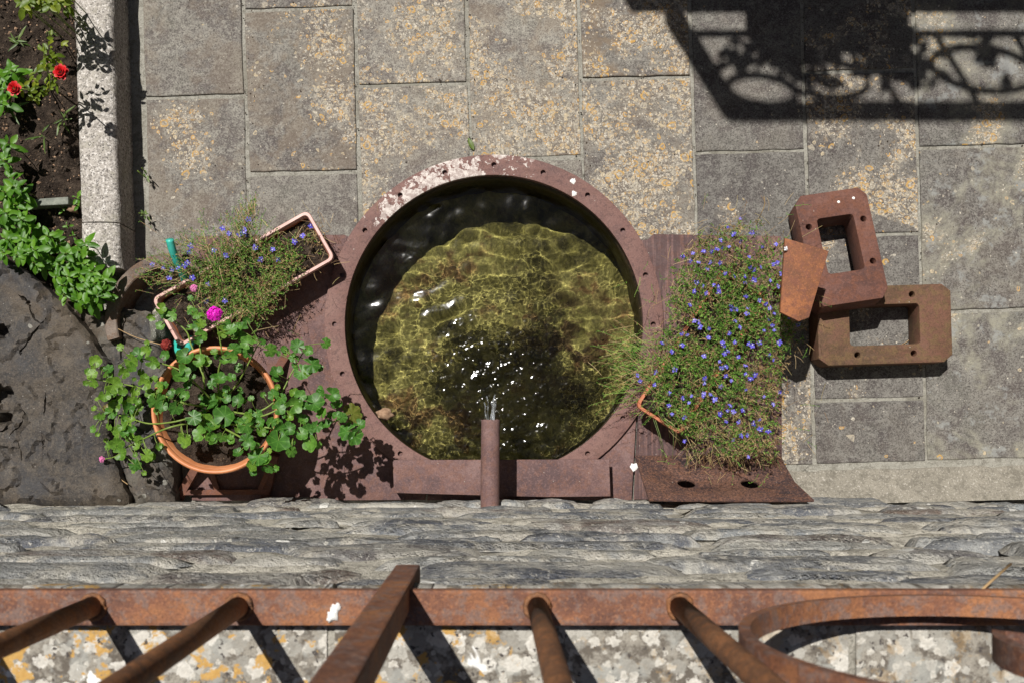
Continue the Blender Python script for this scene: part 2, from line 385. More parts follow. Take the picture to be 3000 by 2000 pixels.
def mat_attr(name, rough=.6, trans=.25):
    n = N(name); col = n.attr('tint', 'GEOMETRY', 'Color')
    t = n.t.nodes.new('ShaderNodeBsdfTranslucent'); n.L(col, t.inputs['Color'])
    ms = n.t.nodes.new('ShaderNodeMixShader'); ms.inputs[0].default_value = trans
    n.done(col, rough, spec=.25)
    n.t.links.new(n.b.outputs[0], ms.inputs[1]); n.t.links.new(t.outputs[0], ms.inputs[2]); n.t.links.new(ms.outputs[0], n.out.inputs[0])
    return n.m

def mat_wallstone():
    n = N('rubble_slate'); rn = n.oi.outputs['Random']
    p = n.vm('ADD', n.pos, n.vm('SCALE', (7, 3, 5), scale=rn))
    base = n.ramp(rn, [(0, (.070, .074, .088)), (.25, (.115, .124, .142)), (.45, (.165, .170, .172)), (.62, (.235, .228, .205)), (.78, (.085, .090, .100)), (.9, (.150, .112, .088)), (1, (.20, .225, .245))])
    sv = n.vm('MULTIPLY', p, (1, 1, 1.5))
    c = n.mix(n.map(n.noise(12, 6, .68, sv, .6), .38, .68, 0, .75), base, (.32, .32, .305))
    c = n.mix(n.map(n.noise(9, 5, .68, n.vm('ADD', p, (3, 3, 3)), .5), .48, .62, 0, .8), c, (.42, .39, .33))
    c = n.mix(n.map(n.noise(140, 4, .7, p), .52, .66, 0, .65), c, (.085, .085, .09))
    c = n.mix(n.map(n.noise(110, 4, .75, n.vm('ADD', p, (8, 2, 3))), .55, .66, 0, .8), c, (.50, .48, .43))
    c = n.mix(n.map(n.noise(5, 4, .7, n.vm('MULTIPLY', n.pos, (1, 1, .7)), .4), .50, .60, 0, .62), c, (.43, .41, .36))
    xz = n.sep(n.warp(.03, 25)); v2 = n.comb(xz[0], xz[2], 0)
    mk, rg, rr = n.lichen(13, .04, .20, v2, .22); c = n.mix(n.m_('MULTIPLY', mk, .9), c, (.60, .59, .55))
    mk, rg, rr = n.lichen(40, .04, .16, v2, .22); c = n.mix(n.m_('MULTIPLY', mk, .7), c, (.5, .48, .42))
    h = n.m_('ADD', n.noise(26, 4, .75, sv, .2), n.m_('MULTIPLY', n.noise(130, 3, .7), .4))
    return n.done(c, .82, n.bump(h, .9, .012), spec=.3)

def mat_coping():
    n = N('lichened_coping')
    c = n.mix(n.map(n.noise(40, 6, .8), .42, .58), (.13, .112, .092), (.31, .285, .24))
    c = n.mix(n.map(n.noise(600, 3, .7), .5, .68, 0, .6), c, (.10, .085, .07))
    c = n.mix(n.map(n.noise(24, 4, .6, dist=.4), .5, .6, 0, .7), c, (.36, .36, .33))
    w = n.warp(.009, 70, n.warp(.012, 180, xy2(n)))
    x = n.sep(n.pos)[0]
    leftw = n.map(x, -.05, .10, 1, 0)
    for scl, r0, r1, kp, ca, cb, of in ((34, .2, .60, .55, (.30, .285, .25), (.37, .355, .315), 0), (52, .2, .55, .52, (.42, .40, .355), (.48, .46, .41), 3),
                                    (44, .12, .46, .48, (.58, .55, .49), (.70, .67, .61), 7), (85, .1, .45, .45, (.50, .47, .41), (.62, .59, .53), 11)):
        mk, rg, rn = n.lichen(scl, r0, r1, n.vm('ADD', w, (of, of, 0)), kp)
        c = n.mix(n.m_('MULTIPLY', mk, n.map(n.noise(260, 3, .7), .3, .6, .5, .95)), c, n.mix(n.m_('MULTIPLY', rg, rn), ca, cb))
    om = n.m_('MULTIPLY', n.map(n.noise(38, 5, .7, n.vm('ADD', n.pos, (4, 8, 1)), .3), .55, .60), n.map(leftw, 0, 1, .22, .95, False))
    c = n.mix(om, c, n.mix(n.noise(200, 3), (.42, .22, .05), (.56, .36, .12)))
    wm = n.m_('MULTIPLY', n.map(n.noise(22, 4, .6, n.vm('ADD', n.pos, (1, 3, 9)), .6), .63, .66), leftw); c = n.mix(wm, c, (.82, .81, .78))
    mk, rg, rn = n.lichen(160, .1, .35, n.vm('ADD', w, (1, 5, 0)), .16); c = n.mix(mk, c, (.075, .065, .06))
    h = n.m_('ADD', n.noise(90, 5, .7), n.m_('MULTIPLY', n.noise(500, 3, .7), .4))
    return n.done(c, .92, n.bump(h, .7, .004), spec=.2)

def mat_floor():
    n = N('algae_covered_basin_floor')
    p = n.warp(.06, 9)
    big = n.noise(7, 5, .65, p); sv = n.vm('MULTIPLY', n.warp(.10, 10), (11, 3, 1)); fil = n.noise(14, 5, .75, sv, .8)
    c = n.ramp(big, [(.36, (.060, .054, .016)), (.45, (.18, .162, .042)), (.55, (.34, .31, .095)), (.64, (.19, .115, .042))])
    c = n.mix(n.map(fil, .38, .60, .45, 0), c, (.075, .070, .026))
    c = n.mix(n.map(n.noise(60, 5, .75, p), .52, .68, 0, .35), c, (.46, .40, .14))
    d = n.map(n.vm('DISTANCE', n.pos, tuple(P(1670, 1010, -.24))), .05, .30, 1, 0)
    c = n.mix(n.m_('MULTIPLY', d, n.map(n.noise(15, 5, .7, p), .42, .58, 0, .85)), c, (.045, .022, .012))
    h = n.m_('ADD', fil, n.noise(40, 5, .7, p))
    return n.done(c, .9, n.bump(h, .5, .010), spec=.1)

M = {}
M['slab'] = mat_slab()
M['joint'] = mat_mortar('joint_mortar', (.25, .24, .205), (.36, .345, .30), .4)
M['cement'] = mat_mortar('cement_fillet', (.20, .183, .15), (.34, .31, .255), .5, .8)
M['wallmortar'] = mat_mortar('wall_mortar', (.46, .43, .36), (.68, .64, .55), .7, .45)
M['granite'] = mat_granite()
M['rock'] = mat_rock()
M['soil'] = mat_soil()
PUR = ((.100, .060, .060), (.150, .086, .080), (.200, .122, .112), (.21, .105, .072))
M['plate'] = mat_rust('purple_brown_rusty_plate', PUR, .25)
M['plate_streak'] = mat_rust('streaked_rusty_plate', PUR, .25, streak=(95, 3, 3))
M['sheet'] = mat_rust('pitted_dark_rust', ((.045, .032, .036), (.090, .050, .043), (.150, .078, .054), (.17, .075, .04)), .3, pits=.9, sc_=.9)
M['block'] = mat_rust('red_brown_rust', ((.085, .038, .030), (.128, .056, .042), (.160, .072, .052), (.165, .066, .038)), .3, sc_=.8, speck=.35)
M['block2'] = mat_rust('ochre_brown_rust', ((.080, .048, .026), (.115, .062, .036), (.150, .070, .045), (.150, .095, .045)), .4, sc_=.8, speck=.5)
M['orange'] = mat_rust('bright_orange_rust', ((.16, .068, .038), (.235, .092, .042), (.33, .125, .05), (.19, .08, .055)), .4, sc_=1.2, speck=.1)
M['rail'] = mat_rust('orange_brown_rail_rust', ((.128, .060, .043), (.215, .090, .050), (.32, .136, .058), (.20, .140, .120)), .42, sc_=1.7, speck=0, pits=.35)
M['bar'] = mat_rust('brown_bar_rust', ((.110, .056, .034), (.185, .086, .042), (.27, .125, .056), (.29, .12, .045)), .45, sc_=1.8, speck=0, pits=.4)
M['stand'] = mat_rust('stand_rust', ((.10, .045, .035), (.145, .062, .043), (.18, .08, .055), (.2, .08, .04)), .3)
M['collar'] = mat_rust('grey_brown_rust', ((.10, .075, .062), (.15, .115, .095), (.20, .155, .125), (.16, .095, .06)), .4)
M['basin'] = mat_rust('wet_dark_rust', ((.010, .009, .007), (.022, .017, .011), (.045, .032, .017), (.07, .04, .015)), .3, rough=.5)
M['flange'] = mat_flange()
M['floor'] = mat_floor()
M['hole'] = mat_plain('dark_hole_rust', (.012, .009, .008), (.02, .014, .012), .9)
M['terracotta'] = mat_plain('terracotta_plastic', (.50, .185, .075), (.62, .25, .11), .42, 20, .1)
M['pinkbox'] = mat_plain('sun_glare_terracotta_plastic', (.50, .27, .225), (.66, .40, .35), .38, 16, .1)  # sun glare on the left trough's rim, painted in as a pale pink
M['terrabox'] = mat_plain('red_terracotta_plastic', (.42, .13, .06), (.52, .19, .10), .5, 20, .15)
M['hose'] = mat_plain('turquoise_hose', (.03, .38, .30), (.06, .46, .38), .35, 30, .1)
M['dropping'] = mat_plain('white_dropping', (.72, .71, .68), (.85, .84, .82), .7, 60, .5)
M['straw'] = mat_plain('dry_straw', (.32, .20, .09), (.48, .33, .17), .7)
M['slatechip'] = mat_plain('grey_green_slate', (.13, .14, .12), (.24, .25, .21), .8, 40, .6, dist=.004)
M['stem'] = mat_plain('green_stem', (.13, .20, .03), (.20, .27, .06), .5)
M['ger'] = mat_leaf('geranium_leaf', (.050, .155, .020), (.080, .225, .030), (.14, .31, .040), .32, 1)
M['geryoung'] = mat_leaf('young_geranium_leaf', (.11, .25, .026), (.16, .31, .034), (.22, .38, .045), .38, 1)
M['geryellow'] = mat_leaf('yellowing_geranium_leaf', (.16, .19, .03), (.22, .20, .035), (.22, .14, .04), .3, 1)
M['herb'] = mat_leaf('bright_herb_leaf', (.060, .17, .010), (.10, .26, .014), (.16, .34, .022), .36, 2)
M['roseleaf'] = mat_leaf('yellow_green_leaf', (.10, .17, .015), (.19, .26, .02), (.30, .34, .03), .4, 2)
M['weed'] = mat_leaf('grey_green_weed', (.07, .13, .025), (.12, .19, .045), (.17, .24, .06), .3, 2)
M['lob'] = mat_attr('lobelia_foliage')
M['blue'] = mat_leaf('violet_blue_petal', (.13, .11, .62), (.19, .16, .78), (.30, .27, .88), .25, 0, .5)
M['magenta'] = mat_plain('magenta_petal', (.62, .008, .40), (.80, .02, .58), .5, 200, .1)
M['pink'] = mat_plain('pink_petal', (.55, .12, .32), (.7, .25, .45), .5)
M['red'] = mat_plain('red_petal', (.42, .004, .008), (.62, .010, .012), .5, 150, .2)
M['dryred'] = mat_plain('dried_red_bloom', (.16, .012, .010), (.28, .03, .02), .7)
M['white'] = mat_plain('white_petal', (.7, .7, .72), (.8, .8, .82), .6)
M['walls'] = mat_wallstone()
M['coping'] = mat_coping()
M['wood'] = mat_plain('weathered_deck_wood', (.12, .085, .06), (.2, .15, .11), .8)
M['iron'] = mat_plain('dark_painted_iron', (.03, .03, .032), (.05, .05, .052), .6)
M['crumb'] = mat_plain('soil_crumb', (.03, .022, .016), (.085, .06, .042), .95, 60, .5, rndamt=.3)
M['chip'] = mat_plain('pale_wood_chip', (.22, .13, .08), (.38, .25, .16), .9, 60, .4)

# water
n = N('pool_water')
rf = n.t.nodes.new('ShaderNodeBsdfRefraction'); rf.inputs['IOR'].default_value = 1.333; rf.inputs['Roughness'].default_value = 0
gl = n.t.nodes.new('ShaderNodeBsdfGlossy'); gl.inputs['Roughness'].default_value = .125
fr = n.t.nodes.new('ShaderNodeFresnel'); fr.inputs['IOR'].default_value = 1.333; ms = n.t.nodes.new('ShaderNodeMixShader')
n.t.links.new(fr.outputs[0], ms.inputs[0]); n.t.links.new(rf.outputs[0], ms.inputs[1]); n.t.links.new(gl.outputs[0], ms.inputs[2]); n.t.links.new(ms.outputs[0], n.out.inputs[0])
n.t.nodes.remove(n.b); M['water'] = n.m
n = N('falling_water')
g = n.t.nodes.new('ShaderNodeBsdfGlass'); g.inputs['IOR'].default_value = 1.333; g.inputs['Roughness'].default_value = .12
tr = n.t.nodes.new('ShaderNodeBsdfTransparent'); ms = n.t.nodes.new('ShaderNodeMixShader'); n.L(n.map(n.noise(60, 3, .6, n.vm('MULTIPLY', n.pos, (1, .3, .15))), .42, .6, .35, .9), ms.inputs[0])
gs = n.t.nodes.new('ShaderNodeMixShader'); gs.inputs[0].default_value = .35; wh = n.t.nodes.new('ShaderNodeBsdfDiffuse'); wh.inputs[0].default_value = (.75, .8, .85, 1)
n.t.links.new(g.outputs[0], gs.inputs[1]); n.t.links.new(wh.outputs[0], gs.inputs[2])
n.t.links.new(gs.outputs[0], ms.inputs[1]); n.t.links.new(tr.outputs[0], ms.inputs[2]); n.t.links.new(ms.outputs[0], n.out.inputs[0])
M['fall'] = n.m

# ------------------------------------------------------------------ setting: ground, paving, soil
ZF = .03
BC = P(1447, 950, ZF); RI = S(437, ZF); RO = S(497, ZF)
gr = plate('ground', [[(-30, -30), (30, -30), (30, 30), (-30, 30)], circ(BC, RI + .012, 64)], -.04, -.005, M['joint'], None, 0, None, kind='structure')

patio = empty('patio', (0, 0, 0), kind='structure')
ANG = R(1.65); ca, sa = math.cos(ANG), math.sin(ANG)
O0 = P(1373, 243)
def loc2w(u, v): return Vector((O0.x + u * ca - v * sa, O0.y + u * sa + v * ca, 0))
WU, LV = S(327.5), S(480)
GAP = .0058
# column index c: u from (c-1)*WU .. c*WU ; column C is 0 (right edge at u=0)
LICH = {(-2, 0): .10, (-2, 1): .45, (-1, 0): .62, (-1, 1): .2, (0, 0): .74, (0, 1): .76, (1, 0): .84, (1, 1): .35, (2, 0): .92, (2, 1): .92,
        (3, 0): .12, (3, 1): .28, (4, 0): .72, (4, 1): .75, (4, 2): .5, (5, 0): .55, (5, 1): .45, (5, 2): .35}
slabs = []
for c in range(-2, 9):
    off = {-2: -.04, -1: -.52, 0: 0, 1: -.475, 2: .0, 3: -.47, 4: .0, 5: -.48}.get(c, -.5 * (c % 2))
    for r in range(-6, 5):
        u0, u1 = (c - 1) * WU + GAP, c * WU - GAP
        v0, v1 = (off - r) * LV + GAP, (off - r + 1) * LV - GAP       # r=0: the slab above the first joint
        if v0 > 2.3 : continue
        vbot = -S(1385 - 243) + (u0 + u1) * .5 * -.0
        if v1 < vbot + .03: continue
        v0 = max(v0, vbot)
        ce = loc2w((u0 + u1) / 2, (v0 + v1) / 2)
        if ce.y < -.02 and ce.x < .5: continue
        if c == -2: u0 = u0 + .03
        pts = []
        def edge(a, b, k):
            for i in range(k):
                t = i / k; q = Vector(a).lerp(Vector(b), t)
                d = Vector((-(b[1] - a[1]), b[0] - a[0])).normalized()
                q += d * (rnd(-.0022, .0012) if 0 < i else 0); pts.append((q.x, q.y))
        j = lambda: rnd(-.0022, .0022)
        A, B, C_, D = (u0 + j(), v0 + j()), (u1 + j(), v0 + j()), (u1 + j(), v1 + j()), (u0 + j(), v1 + j())
        edge(A, B, 7); edge(B, C_, 9); edge(C_, D, 7); edge(D, A, 9)
        if (Vector((ce.x, ce.y)) - BC.xy).length < RI * .55: continue
        tx, ty, z0 = rnd(-.004, .004), rnd(-.004, .004), rnd(-.0012, .0018)
        cu_, cv_ = (u0 + u1) / 2, (v0 + v1) / 2
        V = []; FA = []; k = len(pts)
        for ins, zz in ((0, -.03), (0, -.004), (.0014, -.0010), (.0045, 0)):
            for (pu, pv) in pts:
                du, dv = cu_ - pu, cv_ - pv; l = math.hypot(du, dv)
                qu, qv = pu + du / l * ins, pv + dv / l * ins
                w = loc2w(qu, qv); V.append((w.x, w.y, zz + z0 + tx * (qu - cu_) + ty * (qv - cv_)))
        for a in range(3):
            for i in range(k): FA.append((a * k + i, a * k + (i + 1) % k, (a + 1) * k + (i + 1) % k, (a + 1) * k + i))
        FA.append(tuple(3 * k + i for i in range(k))); FA.append(tuple(k - 1 - i for i in range(k)))
        o = part('paving_slab', V, FA, M['slab'], patio)
        o['lichen'] = float(LICH.get((c, r), rnd(.3, .8))); o['tone'] = rnd(.38, .68); o['seed'] = rnd(0, 9)
        o['pale'] = .0; o['warm'] = rnd(.0, .45) if c < 3 else rnd(0, .15)
        if c >= 5: o['pale'] = .95
        if c in (3,): o['tone'] = .22 if r % 2 else .32
        if c in (0, 1): o['tone'] = .72
        if c == -2: o['pale'] = .12; o['tone'] = .52
        if (c, r) == (2, 0): o['warm'] = .8; o['tone'] = .5
        if c == 4: o['tone'] = rnd(.18, .34)
        if c == 5: o['tone'] = rnd(.22, .36)
        corners = [Vector((loc2w(*q).x, loc2w(*q).y)) for q in pts]
        if min((q - BC.xy).length for q in corners) < RI + .02 or abs(ce.x - BC.x) < .2 and abs(ce.y - BC.y) < .5: slabs.append(o)
# slabs under the basin's rim are cut to its circle
cyl = bmesh.new(); bmesh.ops.create_cone(cyl, segments=64, radius1=RI + .02, radius2=RI + .02, depth=.3, cap_ends=True,
                                         matrix=Matrix.Translation((BC.x, BC.y, 0)))
cm = bpy.data.meshes.new('cut'); cyl.to_mesh(cm); cyl.free(); co_ = bpy.data.objects.new('cut', cm); COL.objects.link(co_)
for o in slabs:
    md = o.modifiers.new('b', 'BOOLEAN'); md.object = co_; md.operation = 'DIFFERENCE'; md.solver = 'EXACT'
dg = bpy.context.evaluated_depsgraph_get()
for o in slabs:
    me = bpy.data.meshes.new_from_object(o.evaluated_get(dg)); o.modifiers.clear(); o.data = me
    if len(me.polygons) == 0: bpy.data.objects.remove(o)
bpy.data.objects.remove(co_)

# grit and bits of moss caught along the joints
V, FA = [], []
for q in range(1500):
    c = random.choice(range(-1, 8)); a = random.random()
    if random.random() < .6: w = loc2w((c - 1) * WU + random.gauss(0, .012), rnd(-1.1, 1.4))
    else: w = loc2w(rnd(-.9, 1.9), (random.choice((-1, -.5, 0, .5, 1, 1.5)) + .02) * LV + random.gauss(0, .012))
    if (w.xy - BC.xy).length < RO + .01 or w.y < -.09: continue
    s_ = rnd(.0008, .0026); b = len(V)
    for (x, y, z) in ((1, 0, 0), (-1, 0, 0), (0, 1, 0), (0, -1, 0), (0, 0, 1)): V.append((w.x + x * s_ * rnd(.6, 1.6), w.y + y * s_ * rnd(.6, 1.6), .0015 + z * s_ * rnd(.6, 1.2)))
    for t in ((0, 2, 4), (2, 1, 4), (1, 3, 4), (3, 0, 4)): FA.append(tuple(b + i for i in t))
obj('joint_grit', mesh('joint_grit', V, FA, M['crumb']), label='dark grit caught along the joints of the paving', cat='grit', kind='stuff')

# cement fillet along the foot of the wall
V, FA = [], []; nx = 130
for i in range(nx + 1):
    x = .80 + 1.75 * i / nx
    for k, (y, z) in enumerate(((-.098, -.012), (-.104, .004), (-.125, .009), (-.15, .016), (-.175, .034), (-.20, .05))):
        V.append((x, y + .006 * fbm((x * 14, k * .3, 1)) * (k < 3) + (x - 1) * .026, z + .006 * fbm((x * 10, y * 30, 2)) * (k > 0)))
for i in range(nx):
    for k in range(5): FA.append((i * 6 + k, (i + 1) * 6 + k, (i + 1) * 6 + k + 1, i * 6 + k + 1))
part('cement_fillet', V, FA, M['cement'], patio, True)

# garden soil
V, FA = [], []; nx, ny = 110, 150
x0, x1, y0, y1 = -2.7, S(236 - CX, .1), .25, 2.6
for i in range(nx + 1):
    for j in range(ny + 1):
        t = (i / nx) ** .55; x = x0 + (x1 - x0) * t; y = y0 + (y1 - y0) * (j / ny) ** 1.4
        V.append((x + .0 + (y - .6) * -.03, y, .085 + .018 * fbm((x * 6, y * 6, 0)) + .014 * fbm((x * 30, y * 30, 4), 5)))
for i in range(nx):
    for j in range(ny): a = i * (ny + 1) + j; FA.append((a, a + ny + 1, a + ny + 2, a + 1))
so = obj('garden_soil', mesh('garden_soil', V, FA, M['soil'], True), kind='structure')
def soil_z(x, y): return .085 + .018 * fbm((x * 6, y * 6, 0)) + .014 * fbm((x * 30, y * 30, 4), 5)
# crumbs and chips that lie on it, too many to count
def scatter(name, cnt, mat, smin, smax, label, cat):
    V, FA = [], []
    for q in range(cnt):
        px, py = rnd(-160, 232), rnd(-150, 760); w = P(px, py, .09)
        if w.x > x1 - .005 - (w.y - .6) * .03: continue
        s = rnd(smin, smax) * (1 if random.random() < .85 else 1.8); b = len(V); z = soil_z(w.x, w.y) + s * .25
        e = Matrix.Rotation(rnd(0, 6.28), 3, 'Z') @ Matrix.Rotation(rnd(-.6, .6), 3, 'X')
        for (a, b_, c) in ((1, 0, 0), (-1, 0, 0), (0, 1, 0), (0, -1, 0), (0, 0, 1), (0, 0, -1)):
            d = e @ Vector((a * rnd(.7, 1.4), b_ * rnd(.5, 1), c * rnd(.35, .7))) * s; V.append((w.x + d.x, w.y + d.y, z + d.z))
        for t in ((0, 2, 4), (2, 1, 4), (1, 3, 4), (3, 0, 4), (2, 0, 5), (1, 2, 5), (3, 1, 5), (0, 3, 5)): FA.append(tuple(b + i for i in t))
    obj(name, mesh(name, V, FA, mat), label=label, cat=cat, kind='stuff')
scatter('soil_crumbs', 1500, M['crumb'], .002, .0055, 'dark crumbs of earth strewn over the flower bed', 'soil')
scatter('wood_chips', 900, M['chip'], .0014, .0042, 'small pale wood chips strewn over the flower bed', 'chips')

# ------------------------------------------------------------------ kerb
kb = empty('granite_kerb', P(290, 400, 0), label='pale speckled granite kerb along the right edge of the flower bed', cat='kerb')
KZ = .13
def kx(py, side): return (330 + .029 * py) if side else (214 + .034 * py)
def kerb_stone(pa, pb, seg, seed):
    prof = [(0, -.10), (0, KZ - .012), (.004, KZ - .004), (.012, KZ), (.5, KZ + .002), (-.030, KZ), (-.012, KZ - .003), (-.003, KZ - .012), (0, -.02), (0, -.10)]
    V, FA = [], []; k = 10
    for i in range(seg + 1):
        py = pa + (pb - pa) * i / seg; L_, R_ = P(kx(py, 0), py, KZ), P(kx(py, 1), py, KZ)
        for q, (d, z) in enumerate(prof):
            if q < 4: x = L_.x + d
            elif q == 4: x = (L_.x + R_.x) / 2
            else: x = R_.x + d
            wob = .0035 * fbm((L_.y * 14, q * .8, seed), 4)
            V.append((x + wob, L_.y, z + .002 * fbm((L_.y * 20, q, seed + 3))))
    for i in range(seg):
        for q in range(k - 1): FA.append((i * k + q, i * k + q + 1, (i + 1) * k + q + 1, (i + 1) * k + q))
        FA.append((i * k + k - 1, i * k, (i + 1) * k, (i + 1) * k + k - 1))
    FA.append(tuple(range(k))); FA.append(tuple(seg * k + q for q in reversed(range(k))))
    o = part('kerb_stone', V, FA, M['granite'], kb); smooth_by_angle(o.data, 50); return o
kerb_stone(-1250, 650, 90, 1.); kerb_stone(653.5, 784, 10, 5.)

# ------------------------------------------------------------------ ledge rocks
def ledge(name, poly_px, z, cracks, hollows, label, pale, step=.0095, tilt=(0, 0)):
    poly = [tuple(P(x, y, z).xy) for x, y in poly_px]
    dense = []
    for i in range(len(poly)):
        a, b = Vector(poly[i - 1]), Vector(poly[i]); k = max(1, int((b - a).length / .012))
        for t in range(k):
            q = a.lerp(b, t / k); q += Vector((noise.noise((q.x * 40, q.y * 40, 1)), noise.noise((q.x * 40, q.y * 40, 7)))) * .007; dense.append(q)
    xs = [q.x for q in dense]; ys = [q.y for q in dense]
    pts = list(dense); kind = [0] * len(dense)
    cps = []
    for cr in cracks:
        w = [P(x, y, z).xy for x, y in cr['p']]; seg = []
        for i in range(len(w) - 1):
            k = max(1, int((w[i + 1] - w[i]).length / .009))
            for t in range(k):
                q = w[i].lerp(w[i + 1], t / k); seg.append(q + Vector((noise.noise((q.x * 70, q.y * 70, 3)), noise.noise((q.x * 70, q.y * 70, 9)))) * .005)
        for i, q in enumerate(seg):
            d = (seg[min(i + 1, len(seg) - 1)] - seg[max(i - 1, 0)]).normalized(); nn = Vector((-d.y, d.x)); ww = cr['w'] * (1 - .6 * abs(2 * i / len(seg) - 1)) * rnd(.6, 1.3)
            cps += [(q, -cr['d']), (q + nn * ww, 0), (q - nn * ww, 0)]
    for q, dz in cps: pts.append(q); kind.append(dz if dz else 1)
    cq = [q for q, dz in cps]
    from mathutils.kdtree import KDTree
    kd = KDTree(max(1, len(cq)))
    for i, q in enumerate(cq): kd.insert((q.x, q.y, 0), i)
    kd.balance()
    dk = KDTree(len(dense))
    for i, q in enumerate(dense): dk.insert((q.x, q.y, 0), i)
    dk.balance()
    dl = [tuple(q) for q in dense]
    y = min(ys)
    while y < max(ys):
        x = min(xs)
        while x < max(xs):
            q = Vector((x + rnd(-.3, .3) * step, y + rnd(-.3, .3) * step))
            if inside(q, dl) and dk.find((q.x, q.y, 0))[2] > step * .6 and (not cq or kd.find((q.x, q.y, 0))[2] > step * .45): pts.append(q); kind.append(0)
            x += step
        y += step
    ne = len(dense); r = geometry.delaunay_2d_cdt([Vector(q) for q in pts], [(i, (i + 1) % ne) for i in range(ne)], [], 1, 1e-6)
    vs, es, fs, ov = r[0], r[1], r[2], r[3]
    V = []
    for i, q in enumerate(vs):
        kk = kind[ov[i][0]] if ov[i] else 0
        ed = dk.find((q.x, q.y, 0))[2]
        zz = z + .012 * fbm((q.x * 4, q.y * 4, 2)) + .0040 * fbm((q.x * 22, q.y * 22, 5), 5) + tilt[0] * (q.x - poly[0][0]) + tilt[1] * (q.y - poly[0][1])
        zz += .008 * math.floor(3.2 * fbm((q.x * 3.1 + 4, q.y * 3.1, 8), 6)) + .003 * abs(fbm((q.x * 9, q.y * 9, 12), 4))
        zz -= .020 * max(0, 1 - ed / .030) ** 2
        if kk < 0: zz += kk
        for (hx, hy, hr, hd) in hollows:
            c = P(hx, hy, z).xy; d = (Vector(q) - c).length / S(hr, z)
            d += .35 * noise.noise((q.x * 30, q.y * 30, 2))
            if d < 1: zz -= hd * min(1, (1 - d) * 5)
        V.append((q.x, q.y, zz))
    FA = [tuple(f) for f in fs]
    # skirt
    from collections import Counter
    cnt = Counter()
    for f in FA:
        for i in range(len(f)): cnt[tuple(sorted((f[i - 1], f[i])))] += 1
    dn = {}
    def low(i):
        if i not in dn: dn[i] = len(V); V.append((V[i][0], V[i][1], -.03))
        return dn[i]
    for f in list(FA):
        for i in range(len(f)):
            a, b = f[i - 1], f[i]
            if cnt[tuple(sorted((a, b)))] == 1: FA.append((b, a, low(a), low(b)))
    o = obj(name, mesh(name, V, FA, M['rock'], False), label=label, cat='rock'); smooth_by_angle(o.data, 28); o['pale'] = pale; return o
ledge('ledge_rock', [(-420, 700), (-120, 735), (0, 752), (55, 782), (125, 845), (185, 893), (240, 960), (268, 1010), (300, 1058), (312, 1150), (308, 1250), (318, 1320), (350, 1400), (368, 1452), (372, 1485), (-420, 1485)], .15,
      [dict(p=[(75, 875), (98, 935), (118, 950), (140, 925)], w=.0032, d=.012), dict(p=[(118, 950), (85, 985), (58, 1025), (50, 1045)], w=.0028, d=.011), dict(p=[(62, 868), (95, 900)], w=.008, d=.018),
       dict(p=[(58, 1190), (72, 1210), (62, 1245), (40, 1262), (25, 1275)], w=.0028, d=.012), dict(p=[(0, 1264), (20, 1258), (26, 1225)], w=.0045, d=.02),
       dict(p=[(128, 1150), (130, 1180), (122, 1220)], w=.0028, d=.006), dict(p=[(50, 1290), (62, 1330), (58, 1355)], w=.0022, d=.006), dict(p=[(118, 1280), (125, 1320)], w=.0022, d=.005)],
      [(-6, 1168, 46, .07), (20, 1222, 17, .05), (-4, 968, 22, .05)], 'big dark cracked slate ledge filling the lower left corner', .12)
ledge('ledge_rock', [(193, 892), (250, 905), (300, 908), (345, 900), (395, 905), (432, 912), (445, 945), (468, 985), (476, 1050), (486, 1120), (494, 1250), (500, 1390), (505, 1485), (380, 1485), (372, 1440), (358, 1400), (328, 1318), (318, 1250), (323, 1150), (310, 1055), (276, 1005), (248, 955)], .105,
      [dict(p=[(362, 930), (352, 985), (348, 1040), (340, 1075)], w=.0030, d=.009), dict(p=[(345, 1340), (352, 1390), (362, 1440), (364, 1470)], w=.005, d=.02)],
      [], 'smaller slate ledge with pale spots between the big ledge and the round pot', .9)
# chipped stone wedged beside the planter's lower corner
def lump(name, px, py, z, s, mat, seed, sub=2, **k):
    bm = bmesh.new(); bmesh.ops.create_icosphere(bm, subdivisions=sub, radius=1)
    c = P(px, py, z)
    for v in bm.verts:
        d = 1 + .35 * noise.noise(v.co * 1.7 + Vector((seed, 0, 0))) + .12 * noise.noise(v.co * 4 + Vector((0, seed, 0)))
        v.co = Vector((v.co.x * s[0], v.co.y * s[1], v.co.z * s[2])) * d + c
    return bmout(name, bm, mat, None, 60, **k)
M['speckle'] = mat_mortar('speckled_stone', (.10, .10, .085), (.22, .22, .19), .8)
lump('speckled_stone', 470, 962, .07, (.030, .048, .055), M['speckle'], 3, 3, label='small speckled grey stone wedged against the left corner of the pink planter', cat='stone')

# ------------------------------------------------------------------ rubble wall with coping
YW = -.199
wall = empty('stone_wall', (0, YW, 0), label='rubble slate wall with lichened coping below the railing', cat='wall')
V, FA = [], []; nx, nz = 190, 120
for i in range(nx + 1):
    for j in range(nz + 1):
        x = -2.3 + 4.6 * i / nx; z = 2.025 * j / nz
        V.append((x, YW - .002 + .013 * fbm((x * 5, z * 14, 3), 5), z))
for i in range(nx):
    for j in range(nz): a = i * (nz + 1) + j; FA.append((a, a + 1, a + nz + 2, a + nz + 1))
b = len(V)
V += [(-2.3, -.52, 0), (2.3, -.52, 0), (2.3, -.52, 2.02), (-2.3, -.52, 2.02), (-2.3, YW - .03, 0), (2.3, YW - .03, 0), (2.3, YW - .03, 2.02), (-2.3, YW - .03, 2.02)]
FA += [(b, b + 1, b + 2, b + 3), (b + 3, b + 2, b + 6, b + 7), (b, b + 3, b + 7, b + 4), (b + 1, b + 5, b + 6, b + 2)]
part('mortar_core', V, FA, M['wallmortar'], wall, True)
stones = []
